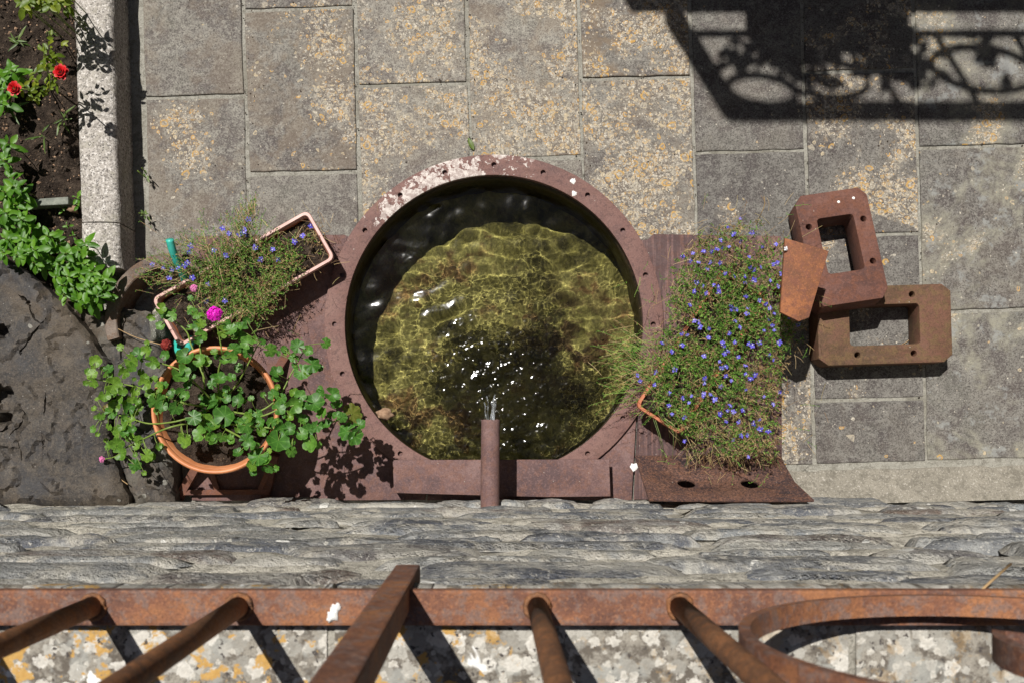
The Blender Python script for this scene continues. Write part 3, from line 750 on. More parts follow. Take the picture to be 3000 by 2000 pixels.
for q in range(14):
    V, FA = [], []; nu, nv = 12, 7; sd = q * 3.7
    for i in range(nu + 1):
        for j in range(nv + 1):
            a, c = i / nu * 2 - 1, j / nv * 2 - 1
            ra = math.copysign(abs(a) ** .8, a); rc = math.copysign(abs(c) ** .85, c)
            e = max(0, 1 - abs(a) ** 4.5) * max(0, 1 - abs(c) ** 3.0)
            u = ra * (1 + .14 * noise.noise((c * 1.3, sd, 1))); w_ = rc * (1 + .28 * noise.noise((a * 1.6, sd, 5))) + .25 * noise.noise((a * 1.1, sd, 11))
            dpt = -.55 + 1.35 * e ** .38 + .38 * fbm((a * 1.8, c * 1.6, sd), 4) * (.3 + e) + .14 * noise.noise((a * 5, c * 4, sd))
            V.append((u * .5, dpt, w_ * .5))
    for i in range(nu):
        for j in range(nv): a = i * (nv + 1) + j; FA.append((a, a + 1, a + nv + 2, a + nv + 1))
    stones.append(mesh('wall_stone', V, FA, M['walls'], True))
z = .01; row = 0
while z < 1.98:
    hh = rnd(.085, .165); 
    if z + hh > 2.0: hh = 2.01 - z
    x = -2.1 + rnd(0, .3); lim = 1.9 if z < .6 else (1.45 if z < 1.2 else 1.0)
    while x < lim:
        ln = rnd(.22, .62) * (1 if random.random() > .2 else .5)
        if x + ln > -lim:
            o = obj('wall_stone', random.choice(stones), wall)
            o.location = (x + ln / 2, rnd(-.006, .006), z + hh / 2 + rnd(-.015, .015))
            o.scale = ((ln - .01) * rnd(.8, 1) * random.choice((-1, 1)), rnd(.010, .020), hh * rnd(.5, .92))
            o.rotation_euler = (rnd(-.12, .12), rnd(-.05, .05), 0)
        x += ln
    z += hh; row += 1
# a few bigger holes show as dark pockets between stones, left by missing mortar: real recess stones are skipped above
JX = [-2.3, -1.05, -.157, .352, 1.2, 2.3]
for i in range(len(JX) - 1):
    a, b_ = JX[i] + .004, JX[i + 1] - .004
    V, FA = [], []; nx = max(8, int((b_ - a) / .02)); prof = [(-.50, 2.02), (-.50, 2.095), (-.49, 2.1), (-.33, 2.103), (-.20, 2.1), (-.160, 2.098), (-.152, 2.092), (-.149, 2.08), (-.150, 2.05), (-.158, 2.022)]
    for s in range(nx + 1):
        x = a + (b_ - a) * s / nx
        for k, (y, zz) in enumerate(prof):
            V.append((x, y + .004 * fbm((x * 18, k, i)) * (k > 4), zz + .0018 * fbm((x * 30, y * 30, i))))
    k = len(prof)
    for s in range(nx):
        for q in range(k): FA.append((s * k + q, (s + 1) * k + q, (s + 1) * k + (q + 1) % k, s * k + (q + 1) % k))
    FA.append(tuple(range(k))); FA.append(tuple(nx * k + q for q in reversed(range(k))))
    o = part('coping_stone', V, FA, M['coping'], wall); smooth_by_angle(o.data, 45)
M['copejoint'] = mat_mortar('coping_joint', (.30, .28, .235), (.40, .38, .33), .6, 2.5)
for i, x in enumerate(JX[1:-1]):
    bm = bmesh.new(); box_bm(bm, (x, -.325, 2.06), (.0125 if i == 2 else .009, .335, .074)); bmout('coping_joint', bm, M['copejoint'], wall)
tr = bmesh.new(); box_bm(tr, (0, -2.0, 1.0), (4.6, 2.94, 2.0)); bmout('terrace', tr, M['joint'], None, kind='structure')

# ------------------------------------------------------------------ fountain basin
ba = empty('fountain_basin', (BC.x, BC.y, 0), label='round rusty iron basin of clear water with flanged rim and flat side plates', cat='basin')
holes = [circ((BC.x + S(467, ZF) * math.cos(R(a)), BC.y + S(467, ZF) * math.sin(R(a))), S(7.4, ZF), 10) for a in [90 + 18 * i for i in range(20)]]
fl = plate('flange', [circ(BC, RO, 160), circ(BC, RI, 160)] + holes, ZF - .010, ZF, M['flange'], ba, .0015)
plate('backing_ring', [circ(BC, RO - .012, 96), circ(BC, RI + .001, 96)], ZF - .022, ZF - .0125, M['plate'], ba, 0)
V, FA = [], []; k = 128
for (r, z) in ((RI + .008, ZF - .024), (RI + .002, ZF - .024), (RI + .002, -.05), (RI + .001, -.12), (RI + .002, -.28), (RI + .008, -.28)):
    for i in range(k): th = 2 * math.pi * i / k; V.append((BC.x + r * math.cos(th), BC.y + r * math.sin(th), z))
for a in range(5):
    for i in range(k): FA.append((a * k + i, a * k + (i + 1) % k, (a + 1) * k + (i + 1) % k, (a + 1) * k + i))
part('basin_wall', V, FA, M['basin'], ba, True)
ZB = -.245
V, FA = [(BC.x, BC.y, ZB)], []; k = 96; m = 40
for a in range(1, m + 1):
    for i in range(k):
        th = 2 * math.pi * i / k; r = (RI + .002) * a / m; x, y = BC.x + r * math.cos(th), BC.y + r * math.sin(th)
        V.append((x, y, ZB + .012 * fbm((x * 7, y * 7, 3), 5) + .012 * (a / m) ** 6))
for i in range(k): FA.append((0, 1 + i, 1 + (i + 1) % k))
for a in range(m - 1):
    for i in range(k): FA.append((1 + a * k + i, 1 + (a + 1) * k + i, 1 + (a + 1) * k + (i + 1) % k, 1 + a * k + (i + 1) % k))
flo = part('basin_floor', V, FA, M['floor'], ba, True); flo.cycles.is_caustics_receiver = True
# side plates
def arc(a0, a1, r, k=40):
    c = BC
    return [(c.x + r * math.cos(R(a0 + (a1 - a0) * i / k)), c.y + r * math.sin(R(a0 + (a1 - a0) * i / k))) for i in range(k + 1)]
def pw(l, z): return [tuple(P(x, y, z).xy) for x, y in l]
ZP = .018; RC = S(478, ZF)
plate('side_plate', [pw([(600, 1466), (562, 1464), (566, 700), (572, 692), (1008, 688), (1022, 694)], ZP) + arc(146, 246, RC) + pw([(1246, 1463)], ZP)], .006, ZP, M['plate'], ba, .0015,
      label='left plate under the pink planter')
plate('side_plate', [pw([(2292, 1462), (2288, 692), (1915, 686), (1897, 702)], ZP)[::-1][::-1] + arc(31, -31, RC) + pw([(1869, 1222), (1857, 1462)], ZP)], .006, ZP, M['plate_streak'], ba, .0015,
      label='right plate with dark streaks under the flowers')
plate('front_plate', [arc(-33, -113, RC) + pw([(1251, 1464), (1851, 1464), (1864, 1224)], ZP)], .004, ZP - .001, M['plate'], ba, .0015)
def bolt(px, py, z, r=.011):
    c = P(px, py, z); plate('bolt', [circ(c, r, 6, .3)], z - .004, z + .009, M['plate'], ba, .0015)
bolt(1901, 815, ZP); bolt(986, 955, ZP, .009); bolt(2262, 722, ZP); bolt(1878, 840 + 420, ZP, .008)
# channel strip over the front of the basin
ZC = .078
cs = empty('channel_strip', P(1470, 1400, 0), label='flat rusty iron strip laid across the front of the basin under the spout', cat='strip')
plate('top_strip', [pw([(1150, 1346), (1785, 1344), (1789, 1453), (1600, 1455), (1154, 1443)], ZC)], ZC - .010, ZC, M['plate'], cs, .0025)
for xx in (1160, 1776):
    c = P(xx, 1398, ZC); bm = bmesh.new(); box_bm(bm, (c.x, c.y, (ZC - .010 + ZP) / 2), (.010, S(92, ZC), ZC - .010 - ZP), None, .002); bmout('end_lip', bm, M['plate'], cs)

# water
SP = P(1462, 1160, -.055)
def wave(x, y):
    d = math.hypot(x - SP.x, (y - SP.y) * .9); k = d * (1 + .7 * noise.noise((x * 6, y * 6, 51)))
    amp = 1 / (1 + (k / .20) ** 3.0)
    qx, qy = x + .026 * noise.noise((x * 8, y * 8, 31)), y + .026 * noise.noise((x * 8, y * 8, 41)); d2 = math.hypot(qx - SP.x, qy - SP.y)
    h = amp * (.0028 * noise.noise((x * 27, y * 35, 2)) + .0018 * noise.noise((x * 60, y * 76, 6)) + .0012 * noise.noise((x * 122, y * 152, 9)))
    far = 1 - amp
    h += far * (.0026 * noise.noise((x * 8, y * 12, 4)) + .0026 * noise.noise((qx * 19, qy * 25, 14)))
    h += .0014 * math.sin(d2 * 2 * math.pi / .072) * min(1, max(0, (.55 - d2) / .2)) * (.5 + 1.0 * noise.noise((x * 6, y * 6, 21))) * (1 - .5 * amp)
    return h
ZWAT = -.055
V, FA, idx = [], [], {}; st = .0028; nn = int(RI / st) + 1
for i in range(-nn, nn + 1):
    for j in range(-nn, nn + 1):
        x, y = i * st, j * st
        if math.hypot(x, y) < RI - .001:
            idx[i, j] = len(V); V.append((BC.x + x, BC.y + y, ZWAT + wave(BC.x + x, BC.y + y)))
for (i, j) in list(idx):
    if (i + 1, j) in idx and (i, j + 1) in idx and (i + 1, j + 1) in idx: FA.append((idx[i, j], idx[i + 1, j], idx[i + 1, j + 1], idx[i, j + 1]))
wa = obj('water', mesh('water', V, FA, M['water'], True), kind='structure'); wa.cycles.is_caustics_caster = True
# spout
sp = empty('spout_pipe', P(1436, 1460, .26), label='rusty iron spout pipe coming out of the wall over the basin', cat='pipe')
ZS = .26; y0, y1 = -.20, P(0, 1228, ZS + .02).y; xs = P(1437, 0, ZS).x
V, FA = [], []; k = 24; prof = [(y0, .0262), (-.1, .0266), (-.02, .0258), (y1 - .012, .0256), (y1 - .003, .0262), (y1, .0255), (y1 - .001, .0205), (y1 - .1, .020), (y0, .020)]
for (y, r) in prof:
    for i in range(k):
        th = 2 * math.pi * i / k; rr = r * (1 + .02 * noise.noise((y * 20, math.cos(th), math.sin(th))))
        V.append((xs - .006 * (y - y1) * -1 + rr * math.cos(th), y + (.002 * noise.noise((th * 2, 0, 4)) if abs(y - y1) < .004 else 0), ZS + rr * math.sin(th)))
for a in range(len(prof) - 1):
    for i in range(k): FA.append((a * k + i, a * k + (i + 1) % k, (a + 1) * k + (i + 1) % k, (a + 1) * k + i))
o = part('pipe_body', V, FA, M['stand'], sp, True); o.data.materials.clear(); o.data.materials.append(M['plate'])
# falling water: a thin sheet that breaks into strands
V, FA = [], []
for q in range(9):
    dx, dr = rnd(-.014, .014), rnd(.06, .11); pts = []
    for i in range(18):
        t = i / 17; pts.append((xs + dx * (.6 + .8 * t) + .0015 * math.sin(t * 9 + q), y1 - .02 + dr * t ** .8, ZS - .010 - (ZS - .010 - ZWAT) * max(0, t - .06) ** 1.7 / .94 ** 1.7))
    tube(pts, [.0022 + .0014 * noise.noise((i * .8, q, 0)) for i in range(18)], 6, True, V, FA)
obj('water_stream', mesh('water_stream', V, FA, M['fall'], True), label='thin stream of clear water falling from the spout', cat='water')
lump('pebble', 1128, 1212, -.052, (.026, .018, .02), M['chip'], 8, 3, label='pinkish brown pebble at the lower left water edge', cat='pebble')

# ------------------------------------------------------------------ leaning pitted sheet
ls = empty('leaning_sheet', P(2090, 1400, 0), label='pitted dark rusty sheet with two round holes leaning on the wall', cat='metal sheet')
a, b_, c, d = P(1860, 1336, .022), P(2286, 1338, .022), P(2372, 1472, .23), P(1878, 1458, .23)
ux = (b_ - a); L_ = ux.length; ux.normalize(); vy = ((d + c) / 2 - (a + b_) / 2); Wd = vy.length; vy.normalize(); nz_ = ux.cross(vy).normalized()
outl = [(0, 0), (L_ * .5, -.004), (L_, 0), (L_ + .012, Wd * .5), (L_ + .03, Wd), (L_ * .5, Wd + .003), (.004, Wd)]
h1 = [(L_ * .30 + .026 * math.cos(t * .3927), Wd * .55 + .026 * math.sin(t * .3927)) for t in range(16)]
h2 = [(L_ * .72 + .026 * math.cos(t * .3927), Wd * .55 + .026 * math.sin(t * .3927)) for t in range(16)]
o = plate('sheet_body', [outl, h1, h2], -.004, .004, M['sheet'], None, .001)
for v in o.data.vertices:
    u, w, z = v.co; bow = .016 * math.sin(math.pi * max(0, min(1, w / Wd)))
    v.co = a + ux * u + vy * w + nz_ * (z + bow)
o.parent = ls; fromworld(o, ls)
def dropping(px, py, z, r, parent, seed):
    c = P(px, py, z); V, FA = [], []; k = 14
    for (q, zz) in ((1, .0003), (.8, .0018), (.35, .0026)):
        for i in range(k):
            th = 2 * math.pi * i / k; rr = S(r, z) * q * (1 + .9 * noise.noise((math.cos(th) * 2.2 + seed, math.sin(th) * 2.2, q)))
            V.append((c.x + rr * math.cos(th), c.y + rr * math.sin(th), z + zz))
    for a_ in range(2):
        for i in range(k): FA.append((a_ * k + i, a_ * k + (i + 1) % k, (a_ + 1) * k + (i + 1) % k, (a_ + 1) * k + i))
    FA.append(tuple(2 * k + i for i in range(k)))
    part('white_splash', V, FA, M['dropping'], parent, True)
dropping(1678, 531, ZF, 8, ba, 1); dropping(1683, 568, ZF, 8, ba, 4); dropping(1858, 1366, ZP, 11, ba, 2); dropping(2264, 1352, .03, 11, ba, 7); dropping(1836, 655 + 560, ZP, 6, ba, 9)
dropping(1013, 733, ZP, 6, ba, 11); dropping(990, 866, ZP, 6, ba, 3)

# ------------------------------------------------------------------ two cast blocks with square openings
def cast_block(name, L_, W_, T, ow, oh, mat, label, ox=0, oy=0):
    """long side along local Y; stands at the empty's origin, bottom at z=0"""
    e = empty(name, (0, 0, 0), label=label, cat='iron block', group='cast iron blocks with openings')
    ch = .021; x, y = W_ / 2, L_ / 2
    outer = [(-x + ch, -y), (x - ch, -y), (x, -y + ch * 1.3), (x, y - ch * 1.2), (x - ch, y), (-x + ch, y), (-x, y - ch * 1.2), (-x, -y + ch * 1.3)]
    rr = .010; inner = []
    for sx, sy, a0 in ((1, 1, 0), (-1, 1, 90), (-1, -1, 180), (1, -1, 270)):
        for q in range(4):
            t = R(a0 + q * 30); inner.append((ox + sx * (ow / 2 - rr) + rr * math.cos(t), oy + sy * (oh / 2 - rr) + rr * math.sin(t)))
    hs = [circ((ox + sx * (ow / 2 + .027), oy + sy * (oh / 2 - .020)), .0088, 16) for sx in (1, -1) for sy in (1, -1)]
    o = plate('block_body', [outer, inner] + hs, 0, T, mat, None, .0022); o.parent = e
    return e
b1 = cast_block('cast_block', S(392, .085), S(228, .085), .085, S(118, .085), S(205, .085), M['block2'], 'lower of two rusty cast blocks, lying flat on the paving, ochre brown')
b1.location = P(2592, 951, .085).xy.to_3d(); b1.rotation_euler = (0, 0, R(-88.2))
b2 = cast_block('cast_block', S(345, .13), S(214, .13), .085, S(108, .13), S(172, .13), M['block'], 'upper of two rusty cast blocks, propped at a tilt, red brown', oy=.008)
# tilted: far end rests on the paving, near end on the lower block
tilt = math.asin(.086 / .30)
cen = P(2465, 722, .128)
mt = Matrix.Translation(cen) @ Matrix.Rotation(R(8.5), 4, 'Z') @ Matrix.Rotation(-tilt * .62, 4, 'X') @ Matrix.Translation((0, 0, -.085))
b2.matrix_world = mt
for (u, v) in ((.02, .135), (.065, .14)):
    bm = bmesh.new(); bmesh.ops.create_uvsphere(bm, u_segments=8, v_segments=5, radius=.0045, matrix=Matrix.Translation((u, v, .085)) @ Matrix.Scale(.35, 4, (0, 0, 1)))
    o = bmout('white_splash', bm, M['dropping'], None, 60); o.parent = b2
# orange plate / box section beside the flower trough
ZO = .33
ob = empty('pedestal_plate', P(2350, 800, 0), label='bright orange rusty plate raised on a leg between the flowers and the blocks', cat='metal plate')
plate('top_plate', [pw([(2300, 697), (2429, 735), (2371, 931), (2340, 942), (2286, 915)], ZO)], ZO - .014, ZO, M['orange'], ob, .003)
plate('leg', [pw([(2372, 742), (2412, 753), (2392, 815), (2354, 804)], ZO)], .004, ZO - .014, M['orange'], ob, .003)
# ------------------------------------------------------------------ iron collar and hose on the left
ic = empty('curved_collar', P(505, 935, 0), label='curved thick rusty iron collar behind the pink planter at the end of the kerb', cat='iron collar')
V, FA = [], []; ZA = .12; c = P(508, 942, ZA); k = 40
for i in range(k + 1):
    t = R(62 + (196 - 62) * i / k)
    for (r, z) in ((S(166, ZA), .0), (S(166, ZA), ZA - .003), (S(169, ZA), ZA), (S(199, ZA), ZA), (S(202, ZA), ZA - .003), (S(202, ZA), .0)):
        r += .0015 * noise.noise((i * .5, z * 30, r * 40)); V.append((c.x + r * math.cos(t), c.y + r * math.sin(t), z))
for i in range(k):
    for q in range(6): FA.append((i * 6 + q, i * 6 + (q + 1) % 6, (i + 1) * 6 + (q + 1) % 6, (i + 1) * 6 + q))
FA.append(tuple(range(6))); FA.append(tuple(k * 6 + q for q in reversed(range(6))))
o = part('collar_ring', V, FA, M['collar'], ic); smooth_by_angle(o.data, 40)
def path(l): return catmull([P(x, y, z) for x, y, z in l], 6)
V, FA = tube(path([(497, 702, .20), (506, 735, .18), (520, 770, .15), (534, 800, .12), (545, 835, .085), (552, 880, .055), (546, 930, .045), (528, 975, .06), (520, 1010, .10), (528, 1035, .12), (548, 1025, .13), (560, 1000, .10), (566, 960, .06)]), S(11.5, .15), 12)
obj('garden_hose', mesh('garden_hose', V, FA, M['hose'], True), label='turquoise garden hose end poking out behind the pink planter', cat='hose')

# ------------------------------------------------------------------ planters
def planter(name, px, py, ang, L_, W_, z0, z1, mat, rimmat, label, soil_drop=.02):
    z = z1; c = P(px, py, z); e = empty(name, (c.x, c.y, z0), R(ang), label=label, cat='planter')
    L_, W_ = S(L_, z), S(W_, z); h = z1 - z0
    def rr(l, w, r, k=5):
        out = []
        for sx, sy, a0 in ((1, 1, 0), (-1, 1, 90), (-1, -1, 180), (1, -1, 270)):
            for q in range(k): t = R(a0 + 90 * q / (k - 1)); out.append((sx * (l / 2 - r) + r * math.cos(t), sy * (w / 2 - r) + r * math.sin(t)))
        return out
    def shell(name, rings, mat, cap0=True, cap1=False):
        V, FA = [], []; k = 20
        for (l, w, r, zz) in rings: V += [(x, y, zz) for x, y in rr(l, w, r)]
        for a in range(len(rings) - 1):
            for i in range(k): FA.append((a * k + i, a * k + (i + 1) % k, (a + 1) * k + (i + 1) % k, (a + 1) * k + i))
        if cap0: FA.append(tuple(range(k - 1, -1, -1)))
        if cap1: FA.append(tuple((len(rings) - 1) * k + i for i in range(k)))
        me = mesh(name, V, FA, mat); smooth_by_angle(me, 40); return obj(name, me, e)
    t = .0095
    shell('trough', [(L_ - .055, W_ - .045, .012, 0), (L_ - .018, W_ - .018, .016, h - .018), (L_ - .024, W_ - .024, .014, h - .018), (L_ - .07, W_ - .06, .012, .006)], mat, True, True)
    shell('rim', [(L_ - .018, W_ - .018, .016, h - .0182), (L_ - .002, W_ - .002, .018, h - .017), (L_, W_, .019, h - .004), (L_ - .004, W_ - .004, .017, h), (L_ - 2 * t, W_ - 2 * t, .013, h), (L_ - 2 * t - .003, W_ - 2 * t - .003, .012, h - .004), (L_ - .026, W_ - .026, .013, h - .02)], rimmat, False)
    V, FA = [], []; nx, ny = 46, 16
    for i in range(nx + 1):
        for j in range(ny + 1):
            x, y = (i / nx - .5) * (L_ - .030), (j / ny - .5) * (W_ - .030); V.append((x, y, h - soil_drop + .007 * fbm((x * 25 + px, y * 25, 2))))
    for i in range(nx):
        for j in range(ny): a = i * (ny + 1) + j; FA.append((a, a + ny + 1, a + ny + 2, a + 1))
    obj('potting_soil', mesh('potting_soil', V, FA, M['soil'], True), e)
    return e
planter('trough_planter', 713, 816, 29.6, 528, 166, ZP, .125, M['terrabox'], M['pinkbox'], 'rectangular trough planter, its pink rim coloured for sun glare, set askew at the left of the basin', .028)
planter('trough_planter', 2056, 1030, 57.5, 480, 160, ZP, .135, M['terrabox'], M['terrabox'], 'red terracotta trough planter under the dense blue flowers at the right', .012)

# round pot on a trestle
pc = P(629, 1200, .265); ZR = .265
pot = empty('round_pot', (pc.x, pc.y, .07), label='round orange terracotta bowl pot holding the trailing geranium', cat='pot')
RP = S(186, ZR); prof = [(.55, .075), (.62, .08), (.80, .165), (.90, .235), (.93, .246), (1.0, .247), (1.012, .254), (1.008, .262), (.985, .2665), (.955, .264), (.935, .256), (.93, .235), (.90, .225)]
V, FA = [], []; k = 72
for (r, z) in prof:
    for i in range(k): t = 2 * math.pi * i / k; V.append((pc.x + r * RP * math.cos(t), pc.y + r * RP * math.sin(t), z))
for a in range(4):
    for i in range(k): FA.append((a * k + i, a * k + (i + 1) % k, (a + 1) * k + (i + 1) % k, (a + 1) * k + i))
FA.append(tuple(range(k - 1, -1, -1))); part('bowl', V[:5 * k], FA, M['terracotta'], pot, True)
FA = []
for a in range(4, len(prof) - 1):
    for i in range(k): FA.append(tuple(q - 4 * k for q in (a * k + i, a * k + (i + 1) % k, (a + 1) * k + (i + 1) % k, (a + 1) * k + i)))
part('rim', V[4 * k:], FA, M['terracotta'], pot, True)
V, FA = [(pc.x, pc.y, .232)], []; m = 16; k = 60
for a in range(1, m + 1):
    for i in range(k):
        t = 2 * math.pi * i / k; r = .925 * RP * a / m; x, y = pc.x + r * math.cos(t), pc.y + r * math.sin(t); V.append((x, y, .228 + .012 * fbm((x * 20, y * 20, 5), 5)))
for i in range(k): FA.append((0, 1 + i, 1 + (i + 1) % k))
for a in range(m - 1):
    for i in range(k): FA.append((1 + a * k + i, 1 + (a + 1) * k + i, 1 + (a + 1) * k + (i + 1) % k, 1 + a * k + (i + 1) % k))
part('potting_soil', V, FA, M['soil'], pot, True)

st_ = empty('iron_stand', P(640, 1420, 0), label='rusty iron trestle stand under the round terracotta pot', cat='stand')
def bar(name, a, b, w, h, mat, parent, bev=.0015, up=(0, 0, 1)):
    a, b = Vector(a), Vector(b); d = b - a; t = d.normalized(); s = t.cross(Vector(up)).normalized(); u = s.cross(t)
    Mx = Matrix((s, t, u)).transposed(); bm = bmesh.new(); box_bm(bm, (a + b) / 2, (w, d.length, h), Mx, bev); return bmout(name, bm, mat, parent)
zt = .072
for xa, ya, xb, yb in ((597, 1330, 522, 1462), (806, 1330, 778, 1458), (597, 1120, 540, 1040), (790, 1120, 840, 1040)):
    bar('leg', P(xa, ya, zt), P(xb, yb, .016), .024, .02, M['stand'], st_)
bar('cross_bar', P(543, 1441, .030), P(792, 1439, .030), .016, .018, M['stand'], st_)
bar('cross_bar', P(585, 1345, zt - .008), P(810, 1345, zt - .008), .016, .016, M['stand'], st_)
bar('cross_bar', P(585, 1110, zt - .008), P(810, 1110, zt - .008), .016, .016, M['stand'], st_)
bar('side_bar', P(597, 1345, zt - .012), P(597, 1110, zt - .012), .018, .012, M['stand'], st_)
bar('side_bar', P(806, 1345, zt - .012), P(806, 1110, zt - .012), .018, .012, M['stand'], st_)
bar('strut', P(612, 1360, .06), P(638, 1436, .03), .016, .010, M['stand'], st_)
bar('strut', P(760, 1440, .03), P(790, 1370, .06), .016, .010, M['stand'], st_)

# ------------------------------------------------------------------ railing on the coping
YR = -.160
ra = empty('iron_railing', (0, YR, 2.1), label='rusty orange brown iron railing with round bars and scroll ring along the coping', cat='railing')
bm = bmesh.new(); box_bm(bm, (0, -.1635, 2.111), (5.0, .0345, .015), None, .003); bmout('bottom_rail', bm, M['rail'], ra)
bm = bmesh.new(); box_bm(bm, (0, -.165, 2.985), (5.0, .040, .012), None, .002); bmout('top_rail', bm, M['rail'], ra)
bx = [-.382 - .14 * i for i in range(0, 10)][::-1] + [-.242, .044, .18] + [.63 + .14 * i for i in range(0, 11)]
for x in bx:
    V, FA = tube([(x, -.162, 2.116), (x, -.162, 2.3), (x, -.162, 2.6), (x, -.162, 2.98)], .0098, 16); part('baluster', V, FA, M['bar'], ra, True)
    V, FA = tube([(x + .0115 * math.cos(t * .524) * (1 + .2 * noise.noise((x * 9, t, 2))), -.162 + .0115 * math.sin(t * .524), 2.1195) for t in range(13)], [.0028 + .0012 * noise.noise((x * 30, t * 1.3, 4)) for t in range(13)], 6); part('weld_bead', V, FA, M['bar'], ra, True)
for x in (-.092, 1.35, -1.6):
    bm = bmesh.new(); box_bm(bm, (x, -.1535, 2.475), (.027, .027, 1.01), None, .0025)
    o = bmout('post', bm, M['rail'], ra)
def hoop(name, cx, cz, r, a0, a1, w, t, k=90, r1=None):
    V, FA = [], []; r1 = r if r1 is None else r1; full = abs(a1 - a0) >= 359.9
    for i in range(k + (0 if full else 1)):
        s = i / k; th = R(a0 + (a1 - a0) * s); rr = r + (r1 - r) * s; c, d = math.cos(th), math.sin(th)
        for (dr, dy) in ((t / 2, w / 2), (t / 2, -w / 2), (-t / 2, -w / 2), (-t / 2, w / 2)):
            V.append((cx + (rr + dr) * c, -.1575 + dy, cz + (rr + dr) * d))
    m = k if full else k
    nk = len(V) // 4
    for i in range(m):
        a, b = i * 4, ((i + 1) % nk) * 4
        for q in range(4): FA.append((a + q, a + (q + 1) % 4, b + (q + 1) % 4, b + q))
    if not full: FA.append((0, 1, 2, 3)); FA.append(tuple(reversed(range((nk - 1) * 4, nk * 4))))
    o = part(name, V, FA, M['rail'], ra); smooth_by_angle(o.data, 40); return o
hoop('scroll_ring', .405, 2.352, .214, 0, 360, .019, .009)
hoop('inner_scroll', .475, 2.375, .105, 215, -160, .020, .009, 70, .06)
dropping(984, 1778, 2.1195, 14, ra, 6); dropping(974, 1798, 2.1195, 17, ra, 16); dropping(966, 1812, 2.1195, 9, ra, 26)
# dry stalk caught behind the rail
V, FA = tube([P(2838, 1762, 2.121), P(2905, 1700, 2.10), P(2962, 1650, 2.07)], .0014, 6)
obj('dry_stalk', mesh('dry_stalk', V, FA, M['straw'], True), label='thin pale dry stalk poking out behind the railing at the right', cat='stalk')

# ------------------------------------------------------------------ raised walkway outside the picture whose shadow falls at the top right
wk = empty('raised_walkway', (2.0, 2.8, 0), label='raised timber walkway with iron railing and planted edge beyond the patio', cat='walkway')
YD = 2.12
def wb(name, c, s, mat): bm = bmesh.new(); box_bm(bm, c, s, None, .004); return bmout(name, bm, mat, wk)
for i in range(9): wb('deck_board', (2.0, YD + .09 + i * .152, 1.88), (4.2, .148, .04), M['wood'])
wb('edge_beam', (2.0, YD + .03, 1.78), (4.2, .06, .16), M['wood'])
wb('top_rail', (2.05, YD, 2.525), (4.1, .05, .045), M['iron']); wb('middle_rail', (2.05, YD, 2.0), (4.1, .02, .02), M['iron'])
for x in (.02, 1.4, 2.8, 4.1): wb('rail_post', (x, YD, 2.2), (.05, .05, .64), M['iron'])
for i in range(7): wb('thin_baluster', (.30 + i * .24, YD, 2.26), (.018, .018, .5), M['iron'])
for x in (.1, 4.0): wb('deck_leg', (x, 3.3, .93), (.12, .12, 1.86), M['wood'])
def foliage_blob(name, cen, rad, cnt, sz, mat, parent):
    V, FA = [], []
    for q in range(cnt):
        d = Vector((random.gauss(0, .45), random.gauss(0, .45), random.gauss(0, .45))); p = Vector(cen) + Vector((d.x * rad[0], d.y * rad[1], d.z * rad[2]))
        a = Vector((rnd(-1, 1), rnd(-1, 1), rnd(-.5, .5))).normalized(); b = a.cross(Vector((rnd(-.4, .4), rnd(-.4, .4), 1))).normalized(); s = sz * rnd(.6, 1.3); k = len(V)
        V += [p, p + a * s * .5 + b * s * .28, p + a * s, p + a * s * .5 - b * s * .28]; FA.append((k, k + 1, k + 2, k + 3))
    return part(name, V, FA, mat, parent, kind='stuff')
def walk_hoop(x, z, r):
    V, FA = [], []; k = 28
    for i in range(k):
        t = 2 * math.pi * i / k
        for (dr, dy) in ((.007, .010), (.007, -.010), (-.007, -.010), (-.007, .010)): V.append((x + (r + dr) * math.cos(t), YD + dy, z + (r + dr) * math.sin(t)))
    for i in range(k):
        a, b = i * 4, ((i + 1) % k) * 4
        for q in range(4): FA.append((a + q, a + (q + 1) % 4, b + (q + 1) % 4, b + q))
    part('scroll_hoop', V, FA, M['iron'], wk)
for x, z, r in ((.15, 2.38, .10), (.36, 2.30, .13), (.86, 2.24, .15), (1.62, 2.26, .16), (2.1, 2.3, .14)): walk_hoop(x, z, r)
wb('planter_trough', (.46, YD + .03, 1.98), (.46, .14, .14), M['wood'])
for cen, rad, cnt in (((.46, YD + .03, 2.09), (.22, .04, .12), 200), ((.30, YD + .03, 2.24), (.10, .03, .16), 42), ((.60, YD + .03, 2.28), (.12, .03, .18), 60), ((.12, YD + .03, 2.22), (.05, .02, .14), 16), ((.84, YD + .03, 2.2), (.08, .02, .14), 12)):
    foliage_blob('hanging_foliage', cen, rad, cnt, .07, M['herb'], wk)

# ------------------------------------------------------------------ invented slate houses, added out of view to block skylight and deepen the shade
M['house'] = mat_plain('added_slate_walling', (.045, .043, .042), (.085, .080, .075), .85, 9, .8, .2, .02)
M['glass'] = mat_plain('added_window_glass', (.02, .022, .025), (.03, .032, .035), .15)
def house(label, c, s, wins):
    e = empty('added_slate_house', (c[0], c[1], 0), label=label, cat='house')
    bm = bmesh.new(); box_bm(bm, (c[0], c[1], s[2] / 2 - .02), s); bmout('wall', bm, M['house'], e)
    for (p, q) in wins:
        bm = bmesh.new(); box_bm(bm, p, q); w = bmout('window', bm, M['glass'], e)
        for k in (-1, 1):
            b2_ = bmesh.new(); box_bm(b2_, (p[0], p[1], p[2] + k * (q[2] / 2 + .03)), (q[0] + .1 * (q[0] > q[1]) + .02, q[1] + .1 * (q[1] > q[0]) + .02, .06)); f = bmout('frame', b2_, M['granite'], None); f.parent = w; f.matrix_parent_inverse = w.matrix_world.inverted()
